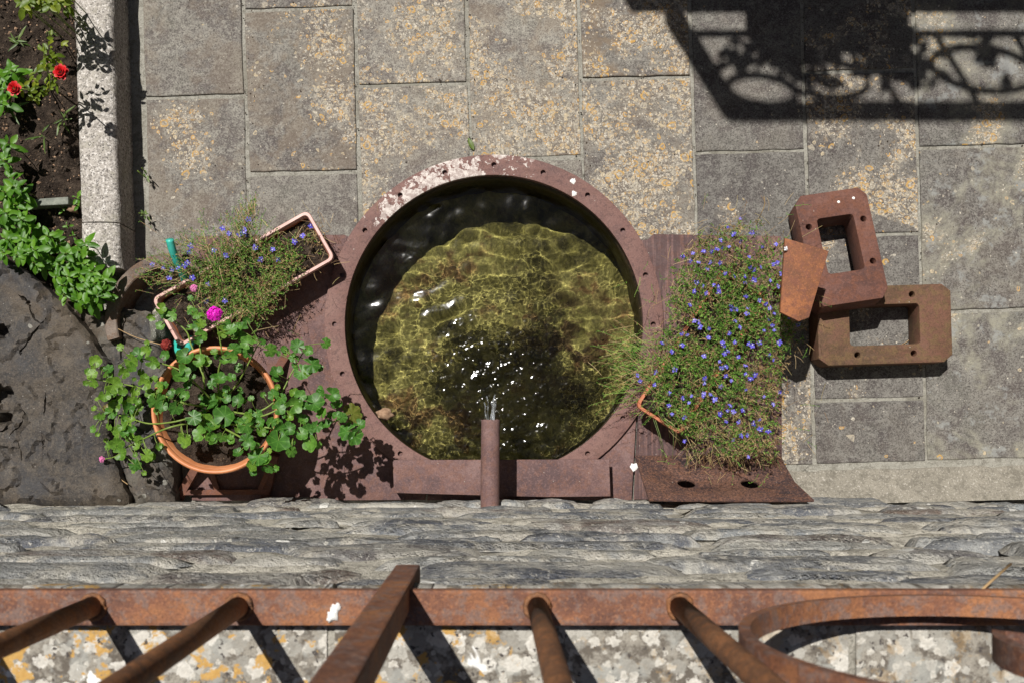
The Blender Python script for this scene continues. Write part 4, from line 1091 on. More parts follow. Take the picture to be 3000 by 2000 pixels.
house('unseen added slate house behind the raised walkway, deepening the shade', (.5, 4.5, 0), (9, 2, 4.7), [((x, 3.5, 3.3), (.8, .06, 1.1)) for x in (-2.4, -.6, 1.4, 3.2)])
house('unseen added slate house at the back of the upper terrace, deepening the shade', (0, -3.0, 0), (9, 1.4, 6.2), [((x, -2.3, 4.2), (.8, .06, 1.2)) for x in (-2, 0, 2)])
house('unseen added slate house beyond the flower bed, deepening the shade', (-4.2, 1.0, 0), (1.6, 6.0, 5.0), [((-3.4, y, 3.2), (.06, .8, 1.1)) for y in (0, 1.8)])
house('unseen added slate house at the right end of the yard, deepening the shade', (3.9, .6, 0), (1.6, 5.6, 5.6), [((3.1, y, 3.6), (.06, .8, 1.1)) for y in (0, 1.6)])

# ------------------------------------------------------------------ leaves and flowers
def round_leaf(r, lobes, seed, cup):
    """palmate lobed leaf, stalk joins at the origin's notch, blade in XY"""
    V = [(0, 0, 0)]; FA = []; k = 28
    for ring, q in ((0, .55), (1, 1.0)):
        for i in range(k + 1):
            t = -math.pi * .90 + 2 * math.pi * .90 * i / k
            w = abs(math.cos(t * lobes / 2.0)) ** .7 if ring else .8
            rr = r * q * (1 if not ring else .80 + .22 * w + .03 * math.sin(t * 17 + seed)) * (1 - .16 * (abs(t) / math.pi) ** 4)
            fold = .10 * math.cos(t * lobes) * r * q
            V.append((rr * math.sin(t), rr * math.cos(t) , cup * r * q * q * (1 if ring else .8) + fold * .55 + .06 * r * noise.noise((t, q * 2, seed))))
    for i in range(k):
        FA.append((0, 1 + i + 1, 1 + i)); FA.append((1 + i, 2 + i, 2 + i + k + 1, 1 + i + k + 1))
    return V, FA
GL = []
for q in range(6):
    V, FA = round_leaf(.020, (5, 5, 7, 5, 7, 5)[q], q * 2.3, (.18, .3, -.1, .42, .1, .25)[q]); GL.append(V); GL[-1] = (V, FA)
GM = [[mesh('leaf', v, f, m_, True) for v, f in GL] for m_ in (M['ger'], M['geryoung'], M['geryellow'])]
def oval_leaf(l, w, seed, droop):
    V, FA = [], []; k = 6
    for i in range(k + 1):
        t = i / k; ww = w * math.sin(math.pi * min(1, t * .93 + .03)) ** .8 * (1 - .25 * t); z = -droop * l * t * t + .05 * l * noise.noise((t * 3, seed, 0))
        V += [(-ww, l * t, z + ww * .35), (0, l * t, z), (ww, l * t, z + ww * .35)]
    for i in range(k):
        a = i * 3; FA += [(a, a + 1, a + 4, a + 3), (a + 1, a + 2, a + 5, a + 4)]
    return V, FA
OV = [oval_leaf(1, .30, q, d) for q, d in enumerate((.15, .3, .05, .45))]
OM = {k: [mesh('leaf', v, f, M[k], True) for v, f in OV] for k in ('herb', 'roseleaf', 'weed')}
NV = [oval_leaf(1, .10, q, d) for q, d in enumerate((.2, .4, .6))]
NM = [mesh('leaf', v, f, M['weed'], True) for v, f in NV]
def put(name, me, parent, w, heading, pitch, roll, s):
    o = bpy.data.objects.new(name, me); COL.objects.link(o); o.parent = parent
    o.matrix_local = Matrix.Translation(Vector(w) - Vector(parent.location)) @ Matrix.Rotation(heading, 4, 'Z') @ Matrix.Rotation(pitch, 4, 'X') @ Matrix.Rotation(roll, 4, 'Y') @ Matrix.Scale(s, 4)
    return o

# geranium -------------------------------------------------------------
ge = empty('geranium_plant', (pc.x, pc.y, .23), label='trailing green geranium with one magenta bloom spilling out of the round pot', cat='plant')
def zq(x, y): return 240 + x / 2.7036, 900 + y / 2.7036
LV_ = [(110,425,90),(80,530,85),(85,590,95),(210,490,80),(250,610,125),(180,700,80),(390,420,110),(450,370,100),(560,430,110),(510,350,90),(390,470,80),(500,600,90),(290,730,80),(230,830,105),(370,800,90),(330,520,80),(420,660,80),(150,860,60),(440,740,60),
(820,390,130),(780,520,130),(660,380,80),(930,420,90),(980,430,80),(835,600,85),(640,620,80),(590,740,120),(640,780,80),(745,790,110),(820,700,80),(700,690,60),
(1120,190,90),(1180,180,100),(1260,180,110),(1205,330,110),(1310,280,100),(1310,350,110),(1190,400,80),(1050,350,60),(940,130,80),(950,220,100),(660,50,95),(710,75,80),(620,15,80),(870,30,70),(910,60,70),
(1490,340,100),(1710,310,110),(1790,340,80),(1820,450,125),(1740,510,120),(1545,520,100),(1680,400,80),(1600,330,50),
(1090,570,110),(1185,560,75),(1030,610,70),(1150,640,60),
(1010,760,150),(1130,860,150),(880,870,120),(980,900,120),(1050,930,90),(1240,745,110),(1145,720,70),(1340,720,45),(935,1000,110),(1110,1020,90),(1020,1040,90),(820,1040,115),
(1520,690,90),(1580,720,80),(1560,800,100),(1680,770,120),(1730,700,90),(1840,760,150),(1890,690,80),(1980,690,120),(1900,840,100),(1640,860,80),(1750,890,80),(1860,940,90),(1300,930,130),(1320,870,90),(1410,910,80),(1500,910,80),(1570,960,110),(1420,980,80),(1640,960,100),(1740,1000,110),(1790,970,90),(1555,1055,160),(1660,1140,95),(1810,1070,130),(1300,1050,110),(1330,1090,90),(1240,1150,80),(1400,1180,150),(1450,1200,100),(1350,1250,90),(1480,1270,80),(1540,1270,50),
(2140,840,150),(2100,980,150),(2160,1020,130),(2200,930,90),(2060,870,80),(1930,920,70),
(290,990,90),(320,940,70),(340,1000,70),(280,1080,100),(310,1150,110),(450,1050,70),(430,1100,60),(510,1170,100),(420,1245,95),(540,1190,60),(210,1100,70),(95,960,60),(400,960,60),(350,870,70)]
stems = [
 [(640,1180,.24),(690,1130,.29),(730,1060,.33),(760,1000,.34)], [(640,1180,.24),(640,1090,.31),(650,1040,.34),(640,975,.36),(628,925,.385)],
 [(650,1200,.24),(740,1210,.29),(810,1170,.30),(850,1100,.30),(880,1045,.30),(906,1010,.30)], [(660,1230,.24),(760,1220,.30),(840,1190,.31),(920,1180,.31),(980,1150,.30)],
 [(660,1240,.24),(770,1250,.31),(880,1260,.30),(960,1240,.29),(1040,1215,.27),(1050,1265,.27)], [(650,1250,.24),(720,1290,.31),(760,1340,.30),(800,1360,.29)],
 [(620,1230,.24),(600,1280,.30),(640,1300,.31)], [(610,1190,.24),(540,1180,.31),(460,1150,.29),(390,1130,.25),(330,1120,.23),(280,1110,.22)],
 [(610,1200,.24),(530,1230,.30),(440,1240,.26),(370,1220,.22),(310,1210,.20)], [(600,1230,.24),(500,1250,.30),(430,1280,.26),(370,1310,.20),(340,1335,.18),(300,1345,.16)],
 [(620,1170,.24),(560,1110,.31),(520,1080,.32),(440,1055,.27),(380,1045,.25)], [(600,1110,.26),(560,1010,.24),(545,970,.21),(500,930,.20),(478,910,.20)], [(600,1140,.25),(585,1000,.27),(590,950,.24),(585,925,.23)]]
spts = []
for s in stems:
    w = path(s); V, FA = tube(w, [.0030 - .0016 * i / len(w) for i in range(len(w))], 7); part('stem', V, FA, M['stem'], ge, True)
    spts += w
def geranium_leaf(x, y, dia, young, zoff=0):
    px, py = x, y
    d = math.hypot(px - 629, py - 1200); z0 = .30
    near = min(spts, key=lambda q: (P(px, py, q.z).xy - q.xy).length)
    z = near.z + rnd(.008, .045) + zoff
    w = P(px, py, z); out = Vector((w.x - near.x, w.y - near.y)); hd = math.atan2(-out.x, out.y) if out.length > .004 else rnd(0, 6.28)
    r = S(dia / 2.7036 / 2, z)
    put('leaf', random.choice(GM[2 if random.random() < .016 else (1 if young else 0)]), ge, w, hd + rnd(-.5, .5), rnd(-.6, .4), rnd(-.55, .55), r / .0172).scale.x *= rnd(.82, 1.1)
    return near, w
pet = [[], []]
for (x, y, dd) in LV_:
    px, py = zq(x, y); nr, w = geranium_leaf(px, py, dd, (px < 470 and random.random() < .7) or random.random() < .12)
    if (w - nr).length < .14: tube(catmull([nr, (nr + w) / 2 + Vector((0, 0, .008)), w], 3), .0011, 5, True, *pet)
for (x, y, dd) in LV_:
    for q in range(2 if random.random() < .55 else 1):
        px, py = zq(x + random.gauss(0, 62), y + random.gauss(0, 62)); nr, w = geranium_leaf(px, py, rnd(32, 78), px < 470 or random.random() < .2, -.02)
        if (w - nr).length < .12: tube(catmull([nr, (nr + w) / 2 + Vector((0, 0, .006)), w], 3), .0009, 5, True, *pet)
part('leaf_stalks', pet[0], pet[1], M['stem'], ge, True, kind='stuff')
def bloom(name, c, n_, r, pr, mat, parent, flat=.6, seed=0):
    V, FA = [], []; random.seed(seed)
    for q in range(n_):
        u, t = math.sqrt((q + .5) / n_), q * 2.39996; nrm = Vector((u * math.cos(t), u * math.sin(t), math.sqrt(max(0, 1 - u * u)) * .9 + .25)).normalized()
        o_ = Vector(c) + Vector((nrm.x * r, nrm.y * r, nrm.z * r * flat)); a = nrm.cross(Vector((.3, .7, .2))).normalized(); b = nrm.cross(a)
        for k in range(5):
            th = k * 1.2566 + rnd(-.2, .2); d = a * math.cos(th) + b * math.sin(th); e = nrm.cross(d); i0 = len(V); s = pr * rnd(.8, 1.15)
            V += [o_, o_ + d * s * .55 + e * s * .40 + nrm * s * .18, o_ + d * s * 1.0 + e * s * .22 + nrm * s * rnd(.0, .3), o_ + d * s * 1.0 - e * s * .22 + nrm * s * rnd(.0, .3), o_ + d * s * .55 - e * s * .40 + nrm * s * .18]
            FA.append((i0, i0 + 1, i0 + 2, i0 + 3, i0 + 4))
    random.seed(seed + 99); return part(name, V, FA, mat, parent)
bloom('flower_head', P(628, 920, .385), 22, S(19, .38), S(10.5, .38), M['magenta'], ge, .35, 3).__setitem__('label', 'magenta bloom')
bloom('flower_bud', P(299, 1345, .165), 4, S(5, .1), S(7, .1), M['pink'], ge, 1, 4)
bloom('faded_bloom', P(568, 845, .22), 8, S(7, .2), S(8, .2), M['pink'], ge, .7, 5)
bloom('dried_flower', P(487, 1010, .125), 14, S(13, .1), S(9, .1), M['dryred'], None, .6, 6)
bpy.data.objects['dried_flower'].location = (0, 0, 0); tag(bpy.data.objects['dried_flower'], 'dried dark red bloom fallen beside the turquoise hose', 'flower')
random.seed(21)

# lobelias -------------------------------------------------------------
def five_petal(r, seed):
    V, FA = [], []
    for k, (th, l, w) in enumerate(((0, 1.0, .52), (.95, .95, .5), (-.95, .95, .5), (2.5, .62, .26), (-2.5, .62, .26))):
        d = Vector((math.sin(th), math.cos(th), 0)); e = Vector((math.cos(th), -math.sin(th), 0)); i0 = len(V)
        V += [(0, 0, -.1 * r), d * r * l * .5 + e * r * w * .75 + Vector((0, 0, .12 * r)), d * r * l + e * r * w * .35 + Vector((0, 0, -.05 * r)), d * r * l - e * r * w * .35 + Vector((0, 0, -.05 * r)), d * r * l * .5 - e * r * w * .75 + Vector((0, 0, .12 * r))]
        FA += [(i0, i0 + 1, i0 + 2), (i0, i0 + 2, i0 + 3), (i0, i0 + 3, i0 + 4)]
    i0 = len(V)
    for q in range(6): V.append((.16 * r * math.cos(q * 1.047), .16 * r * math.sin(q * 1.047) - .05 * r, .16 * r))
    FA.append(tuple(i0 + q for q in range(6)))
    return V, FA
v, f = five_petal(.0085, 0); BM_ = mesh('flower', v, f, M['blue']); WM_ = mesh('flower', v, f, M['white'])
BM_.materials.append(M['white']); BM_.polygons[len(BM_.polygons) - 1].material_index = 1
GREENS = [(.070, .155, .024), (.105, .23, .032), (.16, .31, .042), (.22, .36, .07), (.045, .09, .022)]
DRY = [(.40, .28, .13), (.30, .19, .09), (.48, .36, .19), (.22, .125, .06), (.34, .28, .12)]
def add_leaf(V, FA, T, p, d, l, w, col, up=None):
    d = d.normalized(); s = d.cross(up or Vector((rnd(-.6, .6), rnd(-.6, .6), 1))).normalized(); i = len(V); mid = p + d * l * .5 + Vector((0, 0, l * .08))
    V += [p, mid + s * w, p + d * l, mid - s * w]; FA.append((i, i + 1, i + 2, i + 3)); T.append(col)
def add_strand(V, FA, T, pts, w, col):
    for i in range(len(pts) - 1):
        a, b = pts[i], pts[i + 1]; s = (b - a).cross(Vector((0, 0, 1)))
        if s.length < 1e-6: continue
        s = s.normalized() * w; k = len(V); V += [a - s, a + s, b + s * .8, b - s * .8]; FA.append((k, k + 1, k + 2, k + 3)); T.append(col)
def tinted(name, V, FA, T, parent):
    me = mesh(name, V, FA, M['lob']); at_ = me.attributes.new('tint', 'FLOAT_COLOR', 'FACE')
    for i, c in enumerate(T):
        if i < len(me.polygons): at_.data[i].color = (c[0], c[1], c[2], 1)
    o = obj(name, me, parent); fromworld(o, parent); o['kind'] = 'stuff'; return o
def jit(c, a=.35): k = rnd(1 - a, 1 + a); return tuple(q * k for q in c)
def mound(parent, poly, ztop, zbase, cnt, dryf, leaf=(.005, .012), spill=.03, strands=300, dscale=1.):
    V, FA, T = [], [], []; xs = [p[0] for p in poly]; ys = [p[1] for p in poly]; c = 0
    def height(px, py):
        e = edge_dist((px, py), poly); t = min(1, e / 150); return zbase + (ztop - zbase) * (1 - (1 - t) ** 2) + .022 * noise.noise((px * .014, py * .014, 3))
    while c < cnt:
        px, py = rnd(min(xs), max(xs)), rnd(min(ys), max(ys))
        if not inside((px, py), poly): continue
        px0, py0 = px, py
        nz = noise.noise((px * .012, py * .012, 7)) + .5 * noise.noise((px * .04, py * .04, 1))
        if random.random() < max(0, -nz * 1.5) or random.random() > min(1, .18 + edge_dist((px, py), poly) / 55): continue
        h = height(px, py); z = h - abs(random.gauss(0, .025)); z = max(zbase - .03, z); px += random.gauss(0, 11); py += random.gauss(0, 11)
        dry = random.random() < dryf(px, py) + .35 * max(0, noise.noise((px * .02, py * .02, 15)))
        col = jit(random.choice(DRY if dry else GREENS)); p = P(px, py, z)
        # a little sprig: stalk with leaves
        d = Vector((rnd(-1, 1), rnd(-1, 1), rnd(.1, 1.1))).normalized(); l = rnd(.014, .03)
        add_strand(V, FA, T, [p, p + d * l * .5, p + d * l], .0005 if not dry else .0006, jit(random.choice(DRY)) if dry or random.random() < .4 else col)
        for k in range(5 if not dry else 3):
            q = p + d * l * rnd(.2, 1); add_leaf(V, FA, T, q, Vector((rnd(-1, 1), rnd(-1, 1), rnd(-.2, .7))) + d * .4, rnd(*leaf), rnd(.0009, .0021) * (1 if not dry else .6), jit(random.choice(DRY if dry else GREENS)))
        c += 1
    for q in range(strands):
        px, py = random.choice(poly); px += random.gauss(0, 55); py += random.gauss(0, 55)
        if not inside((px, py), poly) and random.random() < .5: continue
        h = height(px, py) if inside((px, py), poly) else zbase + .02
        p = P(px, py, h); a = rnd(0, 6.28); d = Vector((math.cos(a), math.sin(a), rnd(-.2, .5))); l = rnd(.018, .052) ; k = Vector((rnd(-.5, .5), rnd(-.5, .5), -.5))
        dry = random.random() < dryf(px, py) + .3
        pts = [p + d * l * t + k * l * t * t * .6 for t in (0, .25, .5, .75, 1)]
        pts = [Vector((w.x, w.y, max(w.z, ZP + .003))) for w in pts]
        add_strand(V, FA, T, pts, .0005, jit(random.choice(DRY if dry else GREENS)))
        if not dry:
            for w in pts[1:]: add_leaf(V, FA, T, w, Vector((rnd(-1, 1), rnd(-1, 1), rnd(0, .5))), rnd(.004, .009), .001, jit(random.choice(GREENS)))
    return V, FA, T, height

lr = empty('lobelia_plant', P(2090, 1010, ZP), label='dense lobelia cushion with many violet blue flowers in the right trough', cat='plant')
polyR = [(2000,760),(2030,715),(2080,690),(2130,665),(2190,655),(2260,690),(2300,720),(2305,790),(2325,900),(2330,960),(2300,1020),(2282,1100),(2278,1200),(2275,1280),(2245,1330),(2190,1352),(2120,1335),(2060,1300),(2000,1255),(1950,1215),(1915,1160),(1890,1110),(1905,1040),(1940,970),(1965,900),(1985,830)]
def dryR(px, py):
    d = .27
    if px > 2180 and py > 1040: d = .62
    if py > 1230: d = .55
    if py < 780: d = .5
    if px < 1960: d = .35
    return d
V, FA, T, hR = mound(lr, polyR, .30, .175, 5000, dryR, strands=520)
# sprays reaching over the rim of the basin and onto the sheet
for q in range(230):
    px, py = random.gauss(1890, 34), random.gauss(1075, 55); p = P(px, py, rnd(.10, .17)); a = rnd(2.2, 4.1); d = Vector((math.cos(a), math.sin(a), rnd(-.2, .3))); l = rnd(.03, .09)
    col = random.choice(DRY[:3] + GREENS[1:4]); pts = [p + d * l * t + Vector((0, 0, -.25 * l * t * t)) for t in (0, .33, .66, 1)]; add_strand(V, FA, T, pts, .0005, jit(col))
    for w in pts[1:]:
        for k in range(2): add_leaf(V, FA, T, w, Vector((rnd(-1, 1), rnd(-1, 1), rnd(-.1, .4))), rnd(.004, .009), .0009, jit(random.choice(GREENS + DRY[:2])))
for q in range(160):
    px, py = rnd(2010, 2280), rnd(1290, 1345); p = P(px, py, rnd(.07, .13)); a = rnd(3.6, 5.6); d = Vector((math.cos(a), math.sin(a), rnd(-.5, .1))); l = rnd(.02, .055)
    pts = [p + d * l * t for t in (0, .33, .66, 1)]; add_strand(V, FA, T, pts, .0006, jit(random.choice(DRY + GREENS[:1])))
for q in range(16):
    px, py = rnd(1900, 1980), rnd(1170, 1230); p = P(px, py, .15); e = P(px + rnd(0, 90), py + rnd(60, 130), rnd(.04, .09)); add_strand(V, FA, T, catmull([p, (p + e) / 2 + Vector((0, 0, .03)), e], 3), .0008, jit((.20, .27, .09)))
w = catmull([P(2215, 660, .16), P(2228, 630, .22), P(2240, 600, .24), P(2238, 575, .25)], 4); add_strand(V, FA, T, w, .0012, (.38, .26, .12))
tinted('foliage', V, FA, T, lr)
FR = [(1435,225),(1305,320),(1350,385),(1555,365),(1225,450),(1440,470),(1300,525),(1240,540),(1665,520),(1805,500),(1925,480),(800,630),(915,590),(1040,580),(1115,575),(1175,545),(985,690),(885,670),(1105,690),(1220,700),(1530,630),(1540,755),(1580,770),(1650,750),(1800,725),(1830,705),(1260,810),(1075,770),(1370,850),(1480,840),(1875,815),(1760,890),(1570,890),(1475,920),(1020,950),(1140,945),(1190,960),(965,910),(940,1010),(1070,1030),(1190,1020),(1485,1050),(1845,950),(1980,1040),(890,1145),(1645,1100),(1350,1190),(1390,1195),(1330,1160),(1505,1180),(1510,1245),(1755,1190),(1705,1150),(1800,1250),(1740,1300),(930,1315),(980,1330),(1370,1330),(1995,1230),(1960,1280),(2035,1290),(2060,1355),(990,1395),(1085,1410),(1430,1400),(805,1455),(860,1480),(1775,1380),(1795,1415),(1690,1430),(1310,1450),(1095,1500)]
FR2 = [(900,85),(485,130),(575,210),(650,155),(1015,140),(1025,165),(1130,130),(1280,150),(1250,145),(1345,125),(1510,130),(1060,200),(1035,220),(855,240),(1150,255),(1425,240),(1470,280),(995,300),(1000,360),(1040,340),(1215,335),(590,360),(425,385),(270,415),(290,475),(420,505),(1225,410),(1300,410),(1260,455),(865,450),(860,490),(1050,430),(1100,465),(995,515),(545,580),(740,595),(845,575),(850,600),(905,590),(670,625),(715,655),(940,625),(1220,550),(1515,560),(1380,610),(1460,670),(1085,690),(1000,755),(1060,735),(1110,745),(1200,730),(540,690),(570,765),(685,790),(1345,805),(1045,820),(1160,820),(1285,845),(1350,900),(1420,905),(1175,950),(1240,945),(1115,985),(685,995),(1240,1140)]
for (px, py) in [(1780 + x / 3.675, 580 + y / 3.675) for x, y in FR] + [(1780 + x / 3.0157, 960 + y / 3.0157) for x, y in FR2]:
    z = (hR(px, py) if inside((px, py), polyR) else .15) + rnd(.004, .014)
    put('flower', BM_, lr, P(px, py, z), rnd(0, 6.28), rnd(-.7, .7), rnd(-.7, .7), rnd(.75, 1.3))
put('flower', WM_, lr, P(1780 + 955 / 3.675, 580 + 800 / 3.675, .16), 0, .3, 0, 1); put('flower', WM_, lr, P(1780 + 1925 / 3.675, 580 + 550 / 3.675, .34), 1, .3, 0, .9)

ll = empty('lobelia_plant', P(713, 816, ZP), label='sparse half dried lobelia with few blue flowers in the pink trough', cat='plant')
polyL = [(560,800),(585,765),(620,740),(650,700),(690,680),(730,690),(770,720),(820,715),(860,725),(885,760),(870,800),(850,830),(815,850),(800,890),(770,925),(730,930),(690,925),(655,895),(610,880),(575,850)]
V, FA, T, hL = mound(ll, polyL, .205, .145, 2000, lambda x, y: .34, (.004, .009), strands=110)
polyL2 = [(860,700),(880,660),(920,650),(945,670),(940,700),(925,740),(895,760),(870,740)]
v2, f2, t2, h2_ = mound(ll, polyL2, .125, .095, 170, lambda x, y: .7, (.004, .009), strands=90); b0 = len(V); V += v2; FA += [tuple(q + b0 for q in f) for f in f2]; T += t2
for (cx, cy, sx, sy, cnt, a0, a1) in ((720, 690, 30, 25, 110, .9, 2.6), (600, 740, 45, 30, 120, 1.6, 3.4), (520, 800, 40, 25, 90, 2.2, 3.8), (730, 640, 10, 14, 40, 1.0, 2.2), (640, 900, 60, 30, 90, 3.5, 6.0)):
    for q in range(cnt):
        px, py = random.gauss(cx, sx), random.gauss(cy, sy); p = P(px, py, rnd(.12, .19)); a = rnd(a0, a1); d = Vector((math.cos(a), math.sin(a), rnd(-.1, .5))); l = rnd(.02, .06)
        col = random.choice(DRY[:4] + GREENS[:2]); pts = [p + d * l * t + Vector((0, 0, -.2 * l * t * t)) for t in (0, .33, .66, 1)]; add_strand(V, FA, T, pts, .00055, jit(col))
        for w in pts[1:]:
            for k in range(2): add_leaf(V, FA, T, w, Vector((rnd(-1, 1), rnd(-1, 1), rnd(-.1, .5))), rnd(.004, .009), .0011, jit(random.choice(GREENS + GREENS + DRY[:2])))
tinted('foliage', V, FA, T, ll)
FLl = [(1140,240),(870,325),(1095,345),(1050,415),(1150,415),(945,390),(520,515),(760,570),(895,640),(1230,545),(1410,570),(1290,680),(1460,680),(100,735),(220,770),(310,775),(440,740),(375,760),(490,715),(290,865),(525,870),(715,935),(675,1135),(890,1115),(1830,300),(1730,415),(1660,475),(505,600),(1100,380)]
for (x, y) in FLl:
    px, py = 420 + x / 3.733, 580 + y / 3.733; z = (hL(px, py) if inside((px, py), polyL) else .165) + rnd(.003, .012)
    put('flower', BM_, ll, P(px, py, z), rnd(0, 6.28), rnd(-.5, .5), rnd(-.5, .5), rnd(1.0, 1.4))

# flower-bed plants ------------------------------------------------------
def shoot(parent, px, py, z, ls_, mats, pairs=4, step=.011, name='leaf'):
    a = rnd(0, 3.14); top = P(px, py, z)
    for k in range(pairs):
        l = ls_ * (.5 + .6 * k / (pairs - 1)) if pairs > 1 else ls_; zz = z - k * step
        for s in (0, math.pi):
            hd = a + s + (k % 2) * math.pi / 2 + rnd(-.25, .25)
            w = Vector((top.x, top.y, zz)) + Vector((-math.sin(hd), math.cos(hd), 0)) * .003
            put(name, random.choice(mats), parent, w, hd, rnd(.0, .55) - .12 * k, rnd(-.3, .3), l * rnd(.85, 1.15))
    return top
def clump(name, label, spots, mats, zr, ls_, cat='plant', pairs=4, centre=None):
    cx = sum(s[0] for s in spots) / len(spots); cy = sum(s[1] for s in spots) / len(spots); e = empty(name, P(cx, cy, .09), label=label, cat=cat)
    SV = [[], []]
    for (px, py) in spots:
        z = rnd(*zr); t = shoot(e, px, py, z, ls_ * rnd(.8, 1.15), mats, pairs); b = Vector((t.x + rnd(-.01, .01), t.y + rnd(-.01, .01), .08)); tube([b, (b + t) / 2 + Vector((rnd(-.004, .004), rnd(-.004, .004), 0)), t], .0016, 5, True, *SV)
    part('stems', SV[0], SV[1], M['stem'], e, True); return e
clump('leafy_herb', 'bright green herb clump growing between the slate ledge and the kerb end',
      [(95,730),(130,742),(150,700),(135,690),(190,742),(228,735),(245,712),(170,775),(205,765),(240,772),(265,795),(230,800),(195,810),(275,830),(250,850),(215,845),(180,835),(300,815),(285,865),(262,885),(225,880),(160,810),(120,770),(95,770),(185,862),(300,850),(245,825)], OM['herb'], (.17, .23), .042)
clump('leafy_herb', 'bright green herb clump along the left edge below the roses',
      [(8,470),(25,520),(5,560),(40,600),(10,620),(60,565),(30,660),(60,700),(15,700),(55,640),(5,740),(45,745),(75,660),(90,700),(-20,640),(-30,560),(-20,720),(70,735),(35,545),(20,420)], OM['herb'], (.17, .23), .040)
clump('leafy_herb', 'green broad leaf herb beside the left red rose', [(0,225),(15,215),(30,205),(10,262),(-10,250),(45,215),(5,300)], OM['herb'], (.15, .2), .044, pairs=3)
rb = empty('rose_bush', P(150, 250, .09), label='rose bush with yellow green leaves and two red blooms beside the kerb', cat='plant')
SV = [[], []]
for pts in ([(150,260,.09),(140,215,.2),(130,170,.3),(135,140,.33)], [(150,260,.09),(165,230,.22),(174,212,.335)], [(150,260,.09),(125,255,.2),(95,262,.28),(60,262,.31),(36,257,.325)], [(150,265,.09),(120,275,.2),(105,290,.25)]):
    tube(path(pts), .0018, 6, True, *SV)
part('stems', SV[0], SV[1], M['stem'], rb, True)
for (px, py, n_, z) in ((122,140,5,.31),(135,160,5,.32),(150,118,4,.33),(175,135,4,.30),(120,190,6,.29),(112,210,5,.28),(150,185,4,.3),(160,165,5,.31),(140,230,5,.27),(110,250,6,.26),(95,262,6,.28),(120,275,6,.25),(70,262,5,.29),(105,290,5,.24),(150,250,5,.24),(72,245,3,.3),(135,205,4,.29),(165,242,3,.26)):
    for k in range(n_):
        a = rnd(0, 6.28); put('leaf', random.choice(OM['roseleaf']), rb, P(px + random.gauss(0, 9), py + random.gauss(0, 9), z + rnd(-.03, .02)), a, rnd(-.4, .5), rnd(-.6, .6), rnd(.014, .024))
def rose(px, py, z, r, seed):
    V, FA = [], []; c = P(px, py, z); random.seed(seed)
    for ring, (cnt, rr, tilt_, l) in enumerate(((5, .2, 1.3, .45), (6, .35, .95, .6), (8, .5, .55, .75), (9, .6, .2, .85))):
        for k in range(cnt):
            th = 6.283 * k / cnt + ring * .5 + rnd(-.2, .2); d = Vector((math.cos(th), math.sin(th), 0)); e = Vector((-math.sin(th), math.cos(th), 0)); o_ = c + d * rr * r * .6 - Vector((0, 0, .004 * ring)); u = (d * math.cos(tilt_) + Vector((0, 0, 1)) * math.sin(tilt_)); L2 = l * r * rnd(.8, 1.2); i0 = len(V)
            V += [o_ - e * .22 * r, o_ + e * .22 * r, o_ + u * L2 * .6 + e * .42 * r, o_ + u * L2 + e * .2 * r + d * .1 * r, o_ + u * L2 * .95 - e * .22 * r + d * .12 * r, o_ + u * L2 * .6 - e * .42 * r]
            FA.append(tuple(i0 + q for q in range(6)))
    part('red_bloom', V, FA, M['red'], rb); random.seed(seed + 1)
rose(174, 208, .345, S(18, .34), 11); rose(37, 256, .335, S(16, .33), 12)
random.seed(33)
clump('leafy_shrub', 'yellow green shrub tip at the top edge of the flower bed', [(62,8),(85,20),(115,5),(140,10),(165,0),(178,15),(186,2),(150,-20),(100,-20),(165,-25),(175,-45),(140,-60),(80,-10),(120,-40)], OM['roseleaf'], (.26, .36), .030, pairs=3)
def strap(label, px, py, cnt, l):
    e = empty('strap_weed', P(px, py, .09), label=label, cat='weed', group='narrow leaved weeds in the bed')
    for k in range(cnt): put('leaf', random.choice(NM), e, P(px + rnd(-9, 9), py + rnd(-9, 9), .105), rnd(0, 6.283), rnd(.1, .9), rnd(-.7, .7), l * rnd(.4, 1.1))
strap('narrow leaved weed above and left of the roses', 48, 122, 9, .045); strap('narrow leaved weed just below the roses', 32, 325, 9, .055); strap('small narrow leaved weed close to the kerb', 188, 352, 6, .045)
strap('narrow leaved weed in the middle of the bed', 125, 395, 6, .05); strap('tiny narrow leaved weed between shrub and roses', 135, 92, 5, .03)
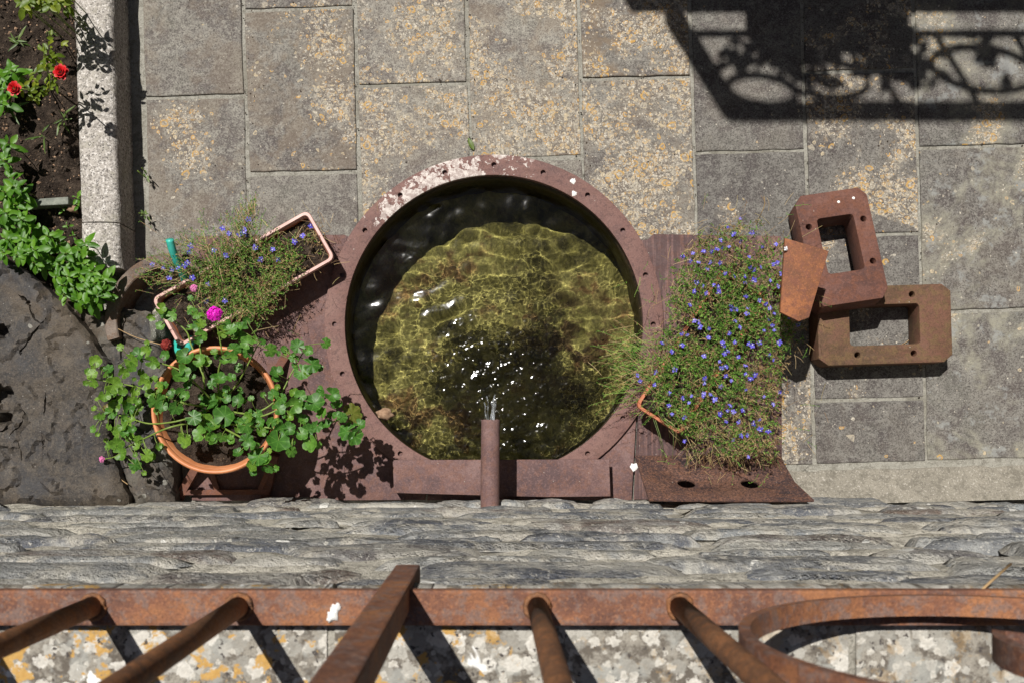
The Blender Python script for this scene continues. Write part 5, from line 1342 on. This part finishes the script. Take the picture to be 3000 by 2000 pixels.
clump('small_weed', 'tiny weed beside the slate strip', [(222,578),(225,600)], OM['herb'], (.12, .13), .018, 'weed', 2)
clump('small_weed', 'tiny weed on the bare soil left of the kerb joint', [(182,612),(195,660),(212,690)], OM['herb'], (.11, .12), .014, 'weed', 2)
clump('small_weed', 'tiny weed growing from the foot of the kerb', [(427,630),(420,628)], OM['weed'], (.03, .04), .014, 'weed', 2)
clump('small_weed', 'tiny weed at the foot of the kerb further up', [(430,512),(428,522)], OM['weed'], (.02, .03), .016, 'weed', 1)
# slate strip and stone in the bed
bm = bmesh.new(); box_bm(bm, P(140, 597, .11), (.14, .021, .05), Matrix.Rotation(R(3), 3, 'Z'), .003)
for v in bm.verts: v.co += Vector((0, .004 * noise.noise(v.co * 30), .004 * noise.noise(v.co * 25)))
bmout('slate_strip', bm, M['slatechip'], None, None, label='grey green strip of slate set on edge in the bed', cat='stone')
lump('bed_stone', 212, 612, .11, (.016, .011, .010), M['chip'], 5, 2, label='small brown stone beside the slate strip near the kerb', cat='stone')
# loose bits on the paving and rock
lf = bpy.data.objects.new('fallen_leaf', mesh('fallen_leaf', *[OV[2][0], OV[2][1]], M['roseleaf'], True)); link(lf)
lf.location = P(1388, 440, .004); lf.rotation_euler = (.03, 0, R(25)); lf.scale = (.028, .040, .02); tag(lf, 'single fresh green leaf lying on the paving above the basin', 'leaf')
V, FA = tube(path([(345, 963, .115), (390, 985, .118), (430, 998, .12), (482, 1012, .125)]), .0012, 5); obj('dry_stalk', mesh('dry_stalk', V, FA, M['straw'], True), label='dry straw lying on the pale spotted ledge', cat='stalk')
V, FA = tube(path([(326, 1380, .122), (350, 1400, .13), (375, 1418, .124)]), .0016, 5); obj('dry_stalk', mesh('dry_stalk', V, FA, M['straw'], True), label='short twig at the foot of the ledge by the wall', cat='stalk')
V, FA = tube(path([(2640, 1010, .003), (2655, 1002, .004), (2662, 996, .003)]), .001, 5); obj('dry_stalk', mesh('dry_stalk', V, FA, M['straw'], True), label='tiny twig inside the opening of the lower block', cat='stalk')
